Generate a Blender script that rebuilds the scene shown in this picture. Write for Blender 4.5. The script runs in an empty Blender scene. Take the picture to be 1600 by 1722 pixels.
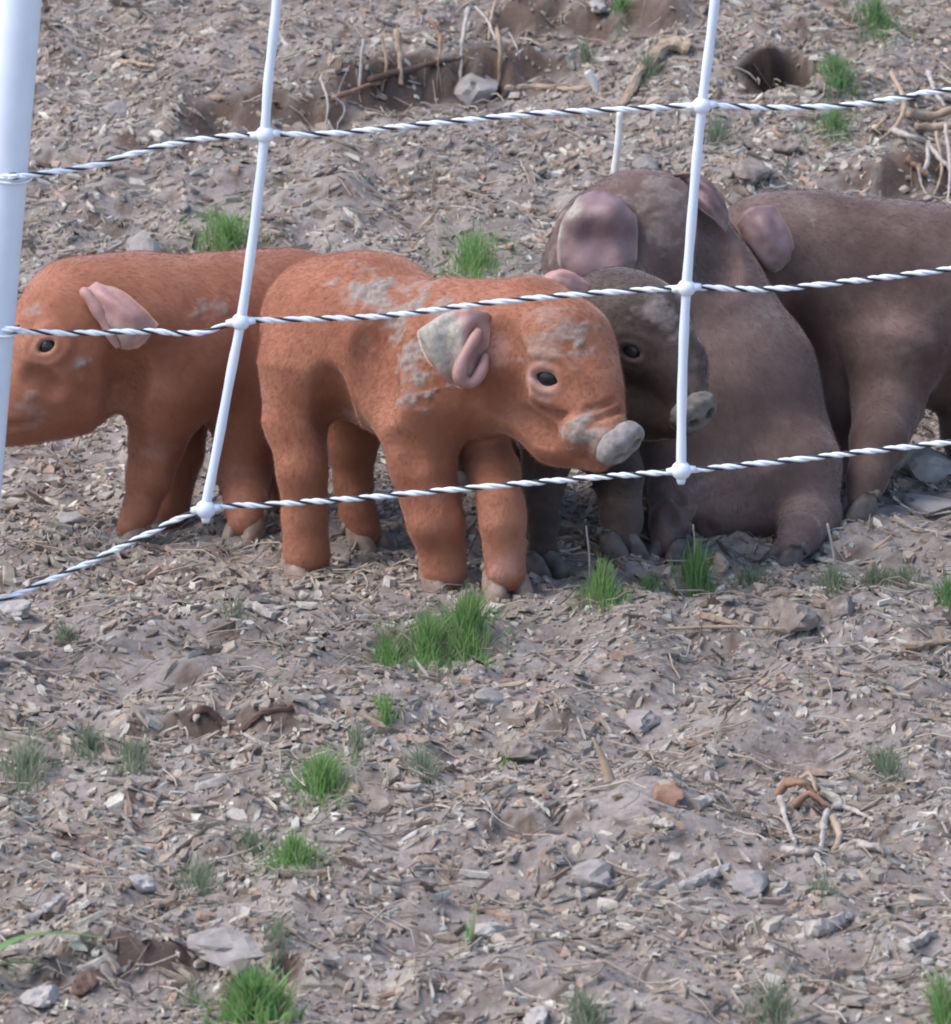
import bpy, math, random
import numpy as np
from mathutils import Vector, Matrix, Euler

random.seed(11)
rng = np.random.default_rng(7)
sc = bpy.context.scene
col = sc.collection

# ------------------------------------------------------------------ camera
W_PX, H_PX = 1600.0, 1722.0
DIST, SCALE = 6.0, 2200.0
PITCH = math.radians(14.0)
FPX = SCALE * DIST
AXIS = np.array([0.0, math.cos(PITCH), -math.sin(PITCH)])
UPV = np.array([0.0, math.sin(PITCH), math.cos(PITCH)])
CAM = -AXIS * DIST
cam_d = bpy.data.cameras.new('camera')
cam = bpy.data.objects.new('camera', cam_d)
col.objects.link(cam)
cam.location = CAM
cam.rotation_euler = (math.radians(90) - PITCH, 0, 0)
cam_d.sensor_fit = 'HORIZONTAL'
cam_d.sensor_width = 36.0
cam_d.lens = 36.0 * FPX / W_PX
cam_d.clip_end = 500
cam_d.clip_start = 0.1
cam_d.dof.use_dof = True
cam_d.dof.focus_distance = 5.8
cam_d.dof.aperture_fstop = 38.0
sc.camera = cam

# ------------------------------------------------------------------ sky, sun, exposure
SUN_EL, SUN_AZ = math.radians(54), math.radians(-98)   # azimuth: clockwise from +Y (behind the pigs); light from front left
world = bpy.data.worlds.new('World')
sc.world = world
world.use_nodes = True
wn = world.node_tree
wn.nodes.clear()
sky = wn.nodes.new('ShaderNodeTexSky')
sky.sky_type = 'NISHITA'
sky.sun_disc = False
sky.sun_elevation = SUN_EL
sky.sun_rotation = SUN_AZ
sky.dust_density = 1.5
sky.air_density = 1.0
bg = wn.nodes.new('ShaderNodeBackground')
bg.inputs['Strength'].default_value = 0.13
wo = wn.nodes.new('ShaderNodeOutputWorld')
wn.links.new(sky.outputs[0], bg.inputs[0])
wn.links.new(bg.outputs[0], wo.inputs[0])
sun_d = bpy.data.lights.new('sun', 'SUN')
sun_d.energy = 1.5
sun_d.angle = math.radians(42)
sun_d.color = (1.0, 0.97, 0.95)
sun = bpy.data.objects.new('sun', sun_d)
col.objects.link(sun)
sdir = Vector((math.sin(SUN_AZ) * math.cos(SUN_EL), math.cos(SUN_AZ) * math.cos(SUN_EL), math.sin(SUN_EL)))
sun.rotation_euler = sdir.to_track_quat('Z', 'Y').to_euler()
sun.location = (-3, -3, 6)
sc.view_settings.view_transform = 'Standard'
sc.view_settings.look = 'None'
sc.view_settings.gamma = 1.0
sc.view_settings.use_curve_mapping = False
sc.view_settings.exposure = 1.2
sc.cycles.use_denoising = True
sc.cycles.filter_width = 2.0
sc.cycles.max_bounces = 4
sc.cycles.diffuse_bounces = 2

# ------------------------------------------------------------------ projection helpers
def raydir(px, py):
    return AXIS + np.array([1.0, 0, 0]) * ((px - 800.0) / FPX) + UPV * ((861.0 - py) / FPX)

def U(px, py, Y):
    """point where the line of sight of a place in the photograph meets the upright plane y = Y"""
    d = raydir(px, py)
    return CAM + d * ((Y - CAM[1]) / d[1])

def mpp(p):
    """metres per photograph pixel at a point"""
    return float(np.dot(np.asarray(p) - CAM, AXIS)) / FPX

# ------------------------------------------------------------------ noise
def _h(ix, iy, iz, seed):
    n = (ix.astype(np.int64) * 374761393 + iy.astype(np.int64) * 668265263 + iz.astype(np.int64) * 2147483647 + seed * 1274126177) & 0xFFFFFFFF
    n = ((n ^ (n >> 13)) * 1274126177) & 0xFFFFFFFF
    n = ((n ^ (n >> 16)) * 2246822519) & 0xFFFFFFFF
    return ((n ^ (n >> 15)) & 0xFFFF) / 65535.0

def vnoise(x, y, z=None, seed=0):
    x = np.asarray(x, float); y = np.asarray(y, float)
    z = np.zeros_like(x) if z is None else np.asarray(z, float)
    ix, iy, iz = np.floor(x).astype(int), np.floor(y).astype(int), np.floor(z).astype(int)
    fx, fy, fz = x - ix, y - iy, z - iz
    fx, fy, fz = [f * f * (3 - 2 * f) for f in (fx, fy, fz)]
    r = 0
    for a in (0, 1):
        for b in (0, 1):
            for c in (0, 1):
                w = (fx if a else 1 - fx) * (fy if b else 1 - fy) * (fz if c else 1 - fz)
                r = r + w * _h(ix + a, iy + b, iz + c, seed)
    return r * 2 - 1

def fbm(x, y, z=None, seed=0, oct=4):
    r, a, f = 0, 1.0, 1.0
    for o in range(oct):
        r = r + a * vnoise(x * f, y * f, None if z is None else z * f, seed + o * 17)
        a *= 0.5; f *= 2.03
    return r

def sstep(a, b, x):
    t = np.clip((x - a) / (b - a), 0, 1)
    return t * t * (3 - 2 * t)

# ------------------------------------------------------------------ terrain height
LEDGES = []   # (x0, y0, x1, y1, height, reach)
HOLES = []    # (x, y, rx, ry, depth)
MOUNDS = []   # (x, y, rx, ry, height)

def base_z(y):
    t = np.maximum(np.asarray(y, float) - 0.25, 0)
    return 0.16 * (np.sqrt(t * t + 0.09) - 0.3) * 1.0 * np.where(t > 8, 8 / np.maximum(t, 8), 1)

def gz(x, y, fine=True):
    x = np.asarray(x, float); y = np.asarray(y, float)
    z = base_z(y)
    fade = 1 / (1 + (np.maximum(np.abs(x) - 2, 0) + np.maximum(np.abs(y) - 4, 0)) * 0.3)
    z = z + 0.012 * fbm(x * 4.2, y * 4.2, seed=3, oct=2) * fade * (1 - 0.85 * np.exp(-((y + 0.12) / 0.3) ** 4))
    z = z + 0.0075 * fbm(x * 17, y * 15, seed=5, oct=2) * fade
    cl = np.maximum(vnoise(x * 26, y * 22, seed=15), 0.15) - 0.15
    z = z + 0.012 * cl * cl * fade
    if fine:
        z = z + 0.0042 * fbm(x * 60, y * 48, seed=8, oct=3) * fade
    for (x0, y0, x1, y1, hgt, reach) in LEDGES:
        ex, ey = x1 - x0, y1 - y0
        L = math.hypot(ex, ey)
        ux, uy = ex / L, ey / L
        s = (x - x0) * ux + (y - y0) * uy
        wob = 0.022 * vnoise(s * 24, s * 0 + 3.3, seed=21) + 0.012 * vnoise(s * 80, s * 0 + 1.3, seed=22) + 0.014 * fbm(x * 60, y * 60, seed=23, oct=2)
        dd = (x - x0) * -uy + (y - y0) * ux + wob
        along = sstep(-0.05, 0.03, s) * sstep(-0.05, 0.03, L - s)
        z = z + hgt * along * (sstep(-0.016, 0.014, dd) * (1 - sstep(0.03, reach, dd)) - 0.5 * sstep(-0.07, -0.016, dd) * (1 - sstep(-0.016, 0.014, dd)))
    for (hx, hy, rx, ry, dp) in HOLES:
        q = np.sqrt(((x - hx) / rx) ** 2 + ((y - hy) / ry) ** 2) + 0.4 * vnoise(x * 34, y * 34, seed=31)
        z = z - dp * (1 - sstep(0.55, 1.0, q))
    for (hx, hy, rx, ry, hg) in MOUNDS:
        q = ((x - hx) / rx) ** 2 + ((y - hy) / ry) ** 2
        z = z + hg * np.exp(-q * 1.6)
    return z

def G(px, py):
    """point on the ground seen at a place in the photograph"""
    d = raydir(px, py)
    t0 = (-2.2 - CAM[1]) / d[1]
    n, t1 = 260, t0 + 7.0
    for _ in range(2):
        ts = np.linspace(t0, t1, n)
        P = CAM[None] + ts[:, None] * d[None]
        below = P[:, 2] < gz(P[:, 0], P[:, 1])
        i = max(int(np.argmax(below)), 1)
        t0, t1, n = ts[i - 1], ts[i], 24
    p = P[i].copy()
    p[2] = float(gz(p[0], p[1]))
    return p

def _ledge(a, b, h, reach=0.25):
    A = G(*a); B = G(*b)
    return (A[0], A[1], B[0], B[1], h, reach)

_l = [_ledge((330, 225), (560, 180), 0.010), _ledge((600, 165), (880, 118), 0.022), _ledge((860, 50), (1130, 22), 0.015),
      _ledge((1490, 330), (1640, 285), 0.014), _ledge((1020, 1030), (1480, 1000), 0.0), _ledge((270, 1232), (500, 1222), 0.012, 0.1),
      _ledge((40, 1655), (330, 1640), 0.011, 0.12), _ledge((800, 1420), (960, 1408), 0.012, 0.1), _ledge((380, 1665), (560, 1655), 0.012, 0.1)]
_hp = G(1310, 118)
_m = [(G(1230, 1050), 0.16, 0.08, 0.018), (G(1060, 1370), 0.1, 0.1, 0.02), (G(640, 1340), 0.07, 0.05, 0.015)]
LEDGES += [l for l in _l if l[4] > 0]
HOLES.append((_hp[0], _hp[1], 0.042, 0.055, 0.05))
MOUNDS += [(p[0], p[1], a, b, h) for (p, a, b, h) in _m]

# ------------------------------------------------------------------ object helpers
ORIGIN = {}

def tag(o, label=None, cat=None, group=None, kind=None):
    if label: o['label'] = label
    if cat: o['category'] = cat
    if group: o['group'] = group
    if kind: o['kind'] = kind
    return o

def empty(name, loc):
    o = bpy.data.objects.new(name, None)
    o.empty_display_size = 0.02
    o.location = loc
    col.objects.link(o)
    ORIGIN[o.name] = np.array(loc, float)
    return o

def make_mesh(name, V, F, smooth=True):
    me = bpy.data.meshes.new(name)
    V = np.ascontiguousarray(V, dtype=np.float32)
    if isinstance(F, np.ndarray):
        k = F.shape[1]
        me.vertices.add(len(V)); me.vertices.foreach_set('co', V.ravel())
        me.loops.add(F.size); me.loops.foreach_set('vertex_index', np.ascontiguousarray(F, dtype=np.int32).ravel())
        me.polygons.add(len(F))
        me.polygons.foreach_set('loop_start', np.arange(0, F.size, k, dtype=np.int32))
        me.update(calc_edges=True)
    else:
        me.from_pydata(V.tolist(), [], F)
        me.update()
    me.polygons.foreach_set('use_smooth', np.full(len(me.polygons), bool(smooth)))
    me.validate()
    me.update()
    return me

def put(name, V, F, mat, parent=None, smooth=True, origin=None):
    """one mesh object from world-space vertices"""
    V = np.asarray(V, float)
    if parent is not None:
        og = ORIGIN[parent.name]
        me = make_mesh(name, V - og, F, smooth)
        o = bpy.data.objects.new(name, me)
        col.objects.link(o)
        o.parent = parent
        ORIGIN[o.name] = og
    else:
        og = np.array([V[:, 0].mean(), V[:, 1].mean(), V[:, 2].min()]) if origin is None else np.array(origin, float)
        me = make_mesh(name, V - og, F, smooth)
        o = bpy.data.objects.new(name, me)
        col.objects.link(o)
        o.location = og
        ORIGIN[o.name] = og
    if mat: me.materials.append(mat)
    return o

def fattr(o, name, vals):
    a = o.data.attributes.new(name, 'FLOAT', 'POINT')
    a.data.foreach_set('value', np.ascontiguousarray(vals, dtype=np.float32))

def tube(path, radii, n=10, cap=True):
    path = np.asarray(path, float)
    m = len(path)
    radii = np.broadcast_to(np.asarray(radii, float), (m,))
    T = np.gradient(path, axis=0)
    T /= np.linalg.norm(T, axis=1, keepdims=True) + 1e-12
    ref = np.array([0.0, 0, 1]) if abs(T[0][2]) < 0.9 else np.array([1.0, 0, 0])
    N = np.cross(T[0], ref); N /= np.linalg.norm(N)
    V = []
    ang = np.linspace(0, 2 * math.pi, n, endpoint=False)
    for i in range(m):
        N = N - T[i] * np.dot(N, T[i]); N /= np.linalg.norm(N) + 1e-12
        B = np.cross(T[i], N)
        V.append(path[i] + radii[i] * (np.cos(ang)[:, None] * N + np.sin(ang)[:, None] * B))
    V = np.concatenate(V)
    F = [[i * n + j, i * n + (j + 1) % n, (i + 1) * n + (j + 1) % n, (i + 1) * n + j] for i in range(m - 1) for j in range(n)]
    if cap:
        F.append(list(range(n))[::-1]); F.append([(m - 1) * n + j for j in range(n)])
    return V, F

def merge(parts):
    Vs, Fs, k = [], [], 0
    for V, F in parts:
        Vs.append(np.asarray(V)); Fs += [[i + k for i in f] for f in F]; k += len(V)
    return np.concatenate(Vs), Fs

def spline(pts, n):
    """Catmull-Rom through control points (any dimension)"""
    P = np.asarray(pts, float)
    if len(P) == 2:
        return P[0] + np.linspace(0, 1, n)[:, None] * (P[1] - P[0])
    E = np.vstack([2 * P[0] - P[1], P, 2 * P[-1] - P[-2]])
    t = np.linspace(0, len(P) - 1, n)
    i = np.minimum(t.astype(int), len(P) - 2)
    f = (t - i)[:, None]
    a, b, c, d = E[i], E[i + 1], E[i + 2], E[i + 3]
    return 0.5 * (2 * b + (c - a) * f + (2 * a - 5 * b + 4 * c - d) * f ** 2 + (3 * b - a - 3 * c + d) * f ** 3)

# ------------------------------------------------------------------ materials
def mat_new(name):
    m = bpy.data.materials.new(name)
    m.use_nodes = True
    nt = m.node_tree
    b = nt.nodes['Principled BSDF']
    return m, nt, b

def nd(nt, typ, **kw):
    n = nt.nodes.new(typ)
    for k, v in kw.items():
        if k in n.inputs: n.inputs[k].default_value = v
        else: setattr(n, k, v)
    return n

def ramp(nt, fac, stops, interp='LINEAR'):
    r = nt.nodes.new('ShaderNodeValToRGB')
    r.color_ramp.interpolation = interp
    el = r.color_ramp.elements
    while len(el) < len(stops): el.new(0.5)
    for e, (p, c) in zip(el, stops):
        e.position = p; e.color = (*c, 1)
    nt.links.new(fac, r.inputs[0])
    return r.outputs[0]

def mix(nt, fac, a, b, mode='MIX'):
    m = nt.nodes.new('ShaderNodeMix')
    m.data_type = 'RGBA'; m.blend_type = mode
    for s, v in ((m.inputs[0], fac), (m.inputs[6], a), (m.inputs[7], b)):
        if hasattr(v, 'links'): nt.links.new(v, s)
        elif isinstance(v, tuple): s.default_value = (*v, 1) if len(v) == 3 else v
        else: s.default_value = v
    return m.outputs[2]

def noise(nt, scale, detail=4, rough=0.55, coord='Object', dist=0.0):
    tc = nt.nodes.new('ShaderNodeTexCoord')
    n = nt.nodes.new('ShaderNodeTexNoise')
    n.inputs['Scale'].default_value = scale
    n.inputs['Detail'].default_value = detail
    n.inputs['Roughness'].default_value = rough
    n.inputs['Distortion'].default_value = dist
    nt.links.new(tc.outputs[coord], n.inputs['Vector'])
    return n.outputs['Fac']

def bump(nt, b, h, strength, dist):
    bp = nt.nodes.new('ShaderNodeBump')
    bp.inputs['Strength'].default_value = strength
    bp.inputs['Distance'].default_value = dist
    nt.links.new(h, bp.inputs['Height'])
    nt.links.new(bp.outputs[0], b.inputs['Normal'])

def attr(nt, name, out='Fac'):
    a = nt.nodes.new('ShaderNodeAttribute')
    a.attribute_name = name
    return a.outputs[out]

def simple(name, c1, c2, scale, rough=0.8, bstr=0.3, bdist=0.001, detail=4, spec=0.3):
    m, nt, b = mat_new(name)
    f = noise(nt, scale, detail)
    nt.links.new(ramp(nt, f, [(0.3, c1), (0.7, c2)]), b.inputs['Base Color'])
    b.inputs['Roughness'].default_value = rough
    b.inputs['Specular IOR Level'].default_value = spec
    if bstr: bump(nt, b, f, bstr, bdist)
    return m

def pig_mat(name, base, dark, light, mudc=(0.29, 0.235, 0.205)):
    m, nt, b = mat_new(name)
    c = ramp(nt, noise(nt, 16, 6, 0.6), [(0.32, dark), (0.5, base), (0.68, light)])
    c = mix(nt, attr(nt, 'pink'), c, (0.50, 0.30, 0.26))
    n2 = noise(nt, 260, 5, 0.65)
    mud = ramp(nt, n2, [(0.3, tuple(v * 0.6 for v in mudc)), (0.7, tuple(min(1, v * 1.15) for v in mudc))])
    c = mix(nt, attr(nt, 'mud'), c, mud)
    # thin dust all over
    n3 = noise(nt, 75, 6, 0.7)
    dust = ramp(nt, n3, [(0.55, (0, 0, 0)), (0.9, (0.2, 0.2, 0.2))])
    c = mix(nt, dust, c, (0.34, 0.27, 0.23))
    nt.links.new(c, b.inputs['Base Color'])
    b.inputs['Roughness'].default_value = 0.75
    b.inputs['Specular IOR Level'].default_value = 0.25
    b.inputs['Sheen Weight'].default_value = 0.42
    b.inputs['Sheen Roughness'].default_value = 0.32
    b.inputs['Sheen Tint'].default_value = (1.0, 0.86, 0.80, 1)
    bump(nt, b, n2, 0.12, 0.001)
    return m

def fur_mat(name):
    m, nt, b = mat_new(name)
    nt.links.new(attr(nt, 'hcol', 'Color'), b.inputs['Base Color'])
    b.inputs['Roughness'].default_value = 0.8
    b.inputs['Specular IOR Level'].default_value = 0.12
    return m

M = {}
ORANGE = dict(base=(0.30, 0.118, 0.068), dark=(0.23, 0.083, 0.047), light=(0.36, 0.158, 0.10))
RUST = dict(base=(0.285, 0.11, 0.064), dark=(0.21, 0.076, 0.043), light=(0.345, 0.15, 0.095))
BROWN = dict(base=(0.135, 0.086, 0.074), dark=(0.092, 0.056, 0.048), light=(0.185, 0.125, 0.11))
UMBER = dict(base=(0.055, 0.036, 0.030), dark=(0.032, 0.02, 0.017), light=(0.10, 0.07, 0.058))
M['orange'] = pig_mat('orange_hide', **ORANGE)
M['rust'] = pig_mat('rust_hide', **RUST)
M['brown'] = pig_mat('brown_hide', **BROWN)
SEPIA = dict(base=(0.112, 0.068, 0.057), dark=(0.07, 0.041, 0.034), light=(0.17, 0.113, 0.096))
M['sepia'] = pig_mat('sepia_hide', **SEPIA)
M['umber'] = pig_mat('umber_hide', **UMBER)
M['fur'] = fur_mat('short_hair')

def ear_mat(name, skin, rim):
    m, nt, b = mat_new(name)
    c = ramp(nt, noise(nt, 70, 4), [(0.3, tuple(v * 0.72 for v in skin)), (0.7, skin)])
    c = mix(nt, attr(nt, 'rim'), c, rim)
    n2 = noise(nt, 240, 5, 0.6)
    mud = ramp(nt, n2, [(0.3, (0.22, 0.19, 0.155)), (0.7, (0.44, 0.39, 0.33))])
    c = mix(nt, attr(nt, 'mud'), c, mud)
    nt.links.new(c, b.inputs['Base Color'])
    b.inputs['Roughness'].default_value = 0.6
    b.inputs['Subsurface Weight'].default_value = 0.2
    b.inputs['Subsurface Radius'].default_value = (0.006, 0.002, 0.001)
    b.inputs['Subsurface Scale'].default_value = 0.6
    bump(nt, b, n2, 0.35, 0.0012)
    return m
M['ear_pink'] = ear_mat('pink_ear_skin', (0.43, 0.235, 0.21), (0.40, 0.22, 0.155))
M['ear_mauve'] = ear_mat('mauve_ear_skin', (0.245, 0.15, 0.15), (0.20, 0.135, 0.12))
M['snout'] = simple('muddy_snout', (0.18, 0.15, 0.14), (0.33, 0.29, 0.275), 150, 0.85, 0.6, 0.0014, 6)
M['snout_dark'] = simple('dusty_dark_snout', (0.10, 0.083, 0.073), (0.21, 0.178, 0.157), 150, 0.85, 0.6, 0.0014, 6)
M['hoof'] = simple('horn', (0.17, 0.105, 0.075), (0.33, 0.245, 0.195), 120, 0.6, 0.3, 0.0008)
M['hoof_dark'] = simple('dark_horn', (0.06, 0.05, 0.045), (0.14, 0.115, 0.10), 120, 0.6, 0.3, 0.0008)
m, nt, b = mat_new('eye_wet'); b.inputs['Base Color'].default_value = (0.012, 0.01, 0.012, 1); b.inputs['Roughness'].default_value = 0.28
M['eye'] = m
m, nt, b = mat_new('nostril_dark'); b.inputs['Base Color'].default_value = (0.03, 0.02, 0.018, 1); b.inputs['Roughness'].default_value = 0.6
M['nostril'] = m
M['dry_mud'] = simple('dried_mud', (0.33, 0.275, 0.235), (0.50, 0.44, 0.39), 200, 0.95, 0.0, 0.001)

# ground, mulch
m, nt, b = mat_new('soil')
c = ramp(nt, noise(nt, 9, 6, 0.6), [(0.3, (0.24, 0.207, 0.184)), (0.55, (0.322, 0.282, 0.256)), (0.8, (0.395, 0.357, 0.33))])
c2 = ramp(nt, noise(nt, 130, 8, 0.7), [(0.25, (0.6, 0.57, 0.56)), (0.6, (1.05, 1.03, 1.02))])
c = mix(nt, 1.0, c, c2, 'MULTIPLY')
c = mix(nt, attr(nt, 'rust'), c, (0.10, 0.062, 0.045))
c = mix(nt, attr(nt, 'hole_shade'), c, (0.045, 0.03, 0.024))  # shade inside the hole, painted into the soil colour
nt.links.new(c, b.inputs['Base Color'])
b.inputs['Roughness'].default_value = 0.95
b.inputs['Specular IOR Level'].default_value = 0.15
bump(nt, b, noise(nt, 220, 8, 0.7), 0.8, 0.004)
M['soil'] = m

def chip_mat(name, stops, use_obj=False):
    m, nt, b = mat_new(name)
    if use_obj:
        f = nt.nodes.new('ShaderNodeObjectInfo').outputs['Random']
    else:
        f = nt.nodes.new('ShaderNodeNewGeometry').outputs['Random Per Island']
    c = ramp(nt, f, stops)
    g = ramp(nt, noise(nt, 170, 6, 0.7), [(0.25, (0.55, 0.53, 0.52)), (0.65, (1.1, 1.08, 1.06))])
    c = mix(nt, 1.0, c, g, 'MULTIPLY')
    nt.links.new(c, b.inputs['Base Color'])
    b.inputs['Roughness'].default_value = 0.85
    b.inputs['Specular IOR Level'].default_value = 0.25
    bump(nt, b, noise(nt, 420, 6, 0.7), 0.6, 0.0015)
    return m
CHIP_STOPS = [(0.0, (0.150, 0.107, 0.081)), (0.10, (0.240, 0.188, 0.151)), (0.25, (0.326, 0.274, 0.226)), (0.42, (0.265, 0.236, 0.209)),
              (0.55, (0.387, 0.331, 0.274)), (0.68, (0.351, 0.243, 0.185)), (0.80, (0.459, 0.407, 0.343)), (0.92, (0.400, 0.374, 0.337)), (1.0, (0.630, 0.580, 0.494))]
M['chips'] = chip_mat('mulch_chips', CHIP_STOPS)
M['chip_piece'] = chip_mat('weathered_chip', [(0.0, (0.223, 0.178, 0.146)), (0.3, (0.324, 0.278, 0.234)), (0.55, (0.396, 0.346, 0.292)), (0.75, (0.304, 0.215, 0.164)), (0.9, (0.457, 0.426, 0.376)), (1.0, (0.582, 0.547, 0.479))], True)
M['stone'] = simple('grey_stone', (0.19, 0.165, 0.15), (0.34, 0.30, 0.28), 60, 0.85, 0.5, 0.002, 6)
M['stone_pale'] = simple('pale_stone', (0.27, 0.24, 0.22), (0.42, 0.38, 0.35), 60, 0.85, 0.6, 0.002, 6)
M['clod'] = simple('earth_clod', (0.15, 0.118, 0.10), (0.29, 0.24, 0.21), 90, 0.95, 0.8, 0.004, 8)
M['wood_pale'] = simple('pale_splinter', (0.27, 0.225, 0.195), (0.46, 0.405, 0.365), 90, 0.8, 0.4, 0.001)
M['wood_tan'] = simple('tan_root', (0.25, 0.175, 0.115), (0.42, 0.32, 0.235), 60, 0.85, 0.6, 0.002, 6)
M['wood_rust'] = simple('rusty_bark', (0.17, 0.09, 0.06), (0.36, 0.215, 0.145), 70, 0.85, 0.7, 0.002, 6)
M['wood_dark'] = simple('dark_bark', (0.07, 0.042, 0.035), (0.16, 0.095, 0.075), 60, 0.85, 0.6, 0.002, 6)
M['straw'] = chip_mat('dry_straw', [(0.0, (0.22, 0.165, 0.13)), (0.4, (0.36, 0.29, 0.235)), (0.8, (0.44, 0.37, 0.31)), (1.0, (0.52, 0.46, 0.41))])
M['stalk'] = simple('bleached_stalk', (0.55, 0.52, 0.48), (0.75, 0.72, 0.68), 60, 0.7, 0.2, 0.0006)

def grass_mat(name, lo, hi, tip):
    m, nt, b = mat_new(name)
    f = nt.nodes.new('ShaderNodeNewGeometry').outputs['Random Per Island']
    c = ramp(nt, f, [(0.0, lo), (0.55, hi), (0.8, hi), (0.9, tip), (1.0, (0.36, 0.30, 0.17))])
    nt.links.new(c, b.inputs['Base Color'])
    b.inputs['Roughness'].default_value = 0.55
    b.inputs['Subsurface Weight'].default_value = 0.0
    b.inputs['Transmission Weight'].default_value = 0.0
    tr = nt.nodes.new('ShaderNodeBsdfTranslucent')
    nt.links.new(c, tr.inputs['Color'])
    mx = nt.nodes.new('ShaderNodeMixShader')
    mx.inputs[0].default_value = 0.45
    out = [n for n in nt.nodes if n.type == 'OUTPUT_MATERIAL'][0]
    nt.links.new(b.outputs[0], mx.inputs[1]); nt.links.new(tr.outputs[0], mx.inputs[2])
    nt.links.new(mx.outputs[0], out.inputs[0])
    return m
M['grass'] = grass_mat('fresh_grass', (0.12, 0.24, 0.07), (0.21, 0.36, 0.115), (0.40, 0.44, 0.22))
M['grass_deep'] = grass_mat('deep_grass', (0.10, 0.21, 0.07), (0.165, 0.29, 0.11), (0.31, 0.36, 0.19))
M['grass_pale'] = grass_mat('dusty_grass', (0.17, 0.225, 0.14), (0.235, 0.27, 0.175), (0.38, 0.35, 0.26))
m, nt, b = mat_new('white_plastic')
f = noise(nt, 35, 4)
nt.links.new(ramp(nt, f, [(0.3, (0.68, 0.72, 0.82)), (0.7, (0.76, 0.80, 0.88))]), b.inputs['Base Color'])
b.inputs['Roughness'].default_value = 0.38
M['plastic'] = m
m, nt, b = mat_new('white_strand'); b.inputs['Base Color'].default_value = (0.76, 0.80, 0.88, 1); b.inputs['Roughness'].default_value = 0.5
M['strand_white'] = m
m, nt, b = mat_new('black_strand'); b.inputs['Base Color'].default_value = (0.012, 0.012, 0.016, 1); b.inputs['Roughness'].default_value = 0.5
M['strand_black'] = m

# ------------------------------------------------------------------ ground sheet
def axis_coords(lo, hi, step, far):
    c = list(np.arange(lo, hi + 1e-6, step))
    s, v = step, hi
    while v < far:
        s *= 1.22; v += s; c.append(v)
    s, v, pre = step, lo, []
    while v > -far:
        s *= 1.22; v -= s; pre.append(v)
    return np.array(pre[::-1] + c)

gx = axis_coords(-0.72, 0.72, 0.007, 150)
gy = axis_coords(-1.45, 2.1, 0.008, 200)
X, Y = np.meshgrid(gx, gy, indexing='ij')
Z = gz(X, Y)
nx, ny = X.shape
idx = np.arange(nx * ny).reshape(nx, ny)
Fg = np.stack([idx[:-1, :-1], idx[1:, :-1], idx[1:, 1:], idx[:-1, 1:]], -1).reshape(-1, 4)
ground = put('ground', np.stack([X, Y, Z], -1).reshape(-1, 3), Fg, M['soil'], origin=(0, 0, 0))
tag(ground, 'grey brown rooted-up soil and mulch', kind='structure')
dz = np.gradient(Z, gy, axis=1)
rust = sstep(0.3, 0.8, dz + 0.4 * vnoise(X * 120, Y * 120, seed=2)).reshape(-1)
hole_shade = rust * 0
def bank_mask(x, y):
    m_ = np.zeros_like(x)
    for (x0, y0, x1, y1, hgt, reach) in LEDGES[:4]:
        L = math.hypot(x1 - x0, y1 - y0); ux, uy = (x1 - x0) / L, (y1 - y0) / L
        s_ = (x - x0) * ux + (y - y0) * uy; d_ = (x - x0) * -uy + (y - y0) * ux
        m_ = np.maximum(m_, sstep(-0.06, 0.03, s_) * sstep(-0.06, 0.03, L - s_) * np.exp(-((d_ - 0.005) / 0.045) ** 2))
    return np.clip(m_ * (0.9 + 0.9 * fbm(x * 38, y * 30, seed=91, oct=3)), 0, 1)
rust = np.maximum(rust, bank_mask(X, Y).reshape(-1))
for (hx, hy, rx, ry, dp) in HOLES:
    hole_shade = np.maximum(hole_shade, (1 - sstep(0.7, 1.1, np.sqrt(((X - hx) / rx) ** 2 + ((Y - hy) / ry) ** 2))).reshape(-1))  # mask of the painted shade over the hole's walls and floor
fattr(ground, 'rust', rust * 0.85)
fattr(ground, 'hole_shade', hole_shade)

# ------------------------------------------------------------------ mulch (uncountable)
def rand_rot(n, tilt):
    yaw = rng.uniform(0, 2 * np.pi, n)
    ta = np.abs(rng.normal(0, tilt, n)); tb = rng.uniform(0, 2 * np.pi, n)
    cz, sz = np.cos(yaw), np.sin(yaw)
    Rz = np.zeros((n, 3, 3)); Rz[:, 0, 0] = cz; Rz[:, 0, 1] = -sz; Rz[:, 1, 0] = sz; Rz[:, 1, 1] = cz; Rz[:, 2, 2] = 1
    kx, ky = np.cos(tb), np.sin(tb)
    c, s = np.cos(ta), np.sin(ta)
    Rt = np.zeros((n, 3, 3))
    Rt[:, 0, 0] = c + kx * kx * (1 - c); Rt[:, 0, 1] = kx * ky * (1 - c); Rt[:, 0, 2] = ky * s
    Rt[:, 1, 0] = kx * ky * (1 - c); Rt[:, 1, 1] = c + ky * ky * (1 - c); Rt[:, 1, 2] = -kx * s
    Rt[:, 2, 0] = -ky * s; Rt[:, 2, 1] = kx * s; Rt[:, 2, 2] = c
    return np.einsum('nij,njk->nik', Rt, Rz)

PLATE_F = np.array([[0, 1, 6, 5], [1, 2, 7, 6], [2, 3, 8, 7], [3, 4, 9, 8], [4, 0, 5, 9], [5, 6, 7, 5], [5, 7, 8, 5], [5, 8, 9, 5]])

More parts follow.
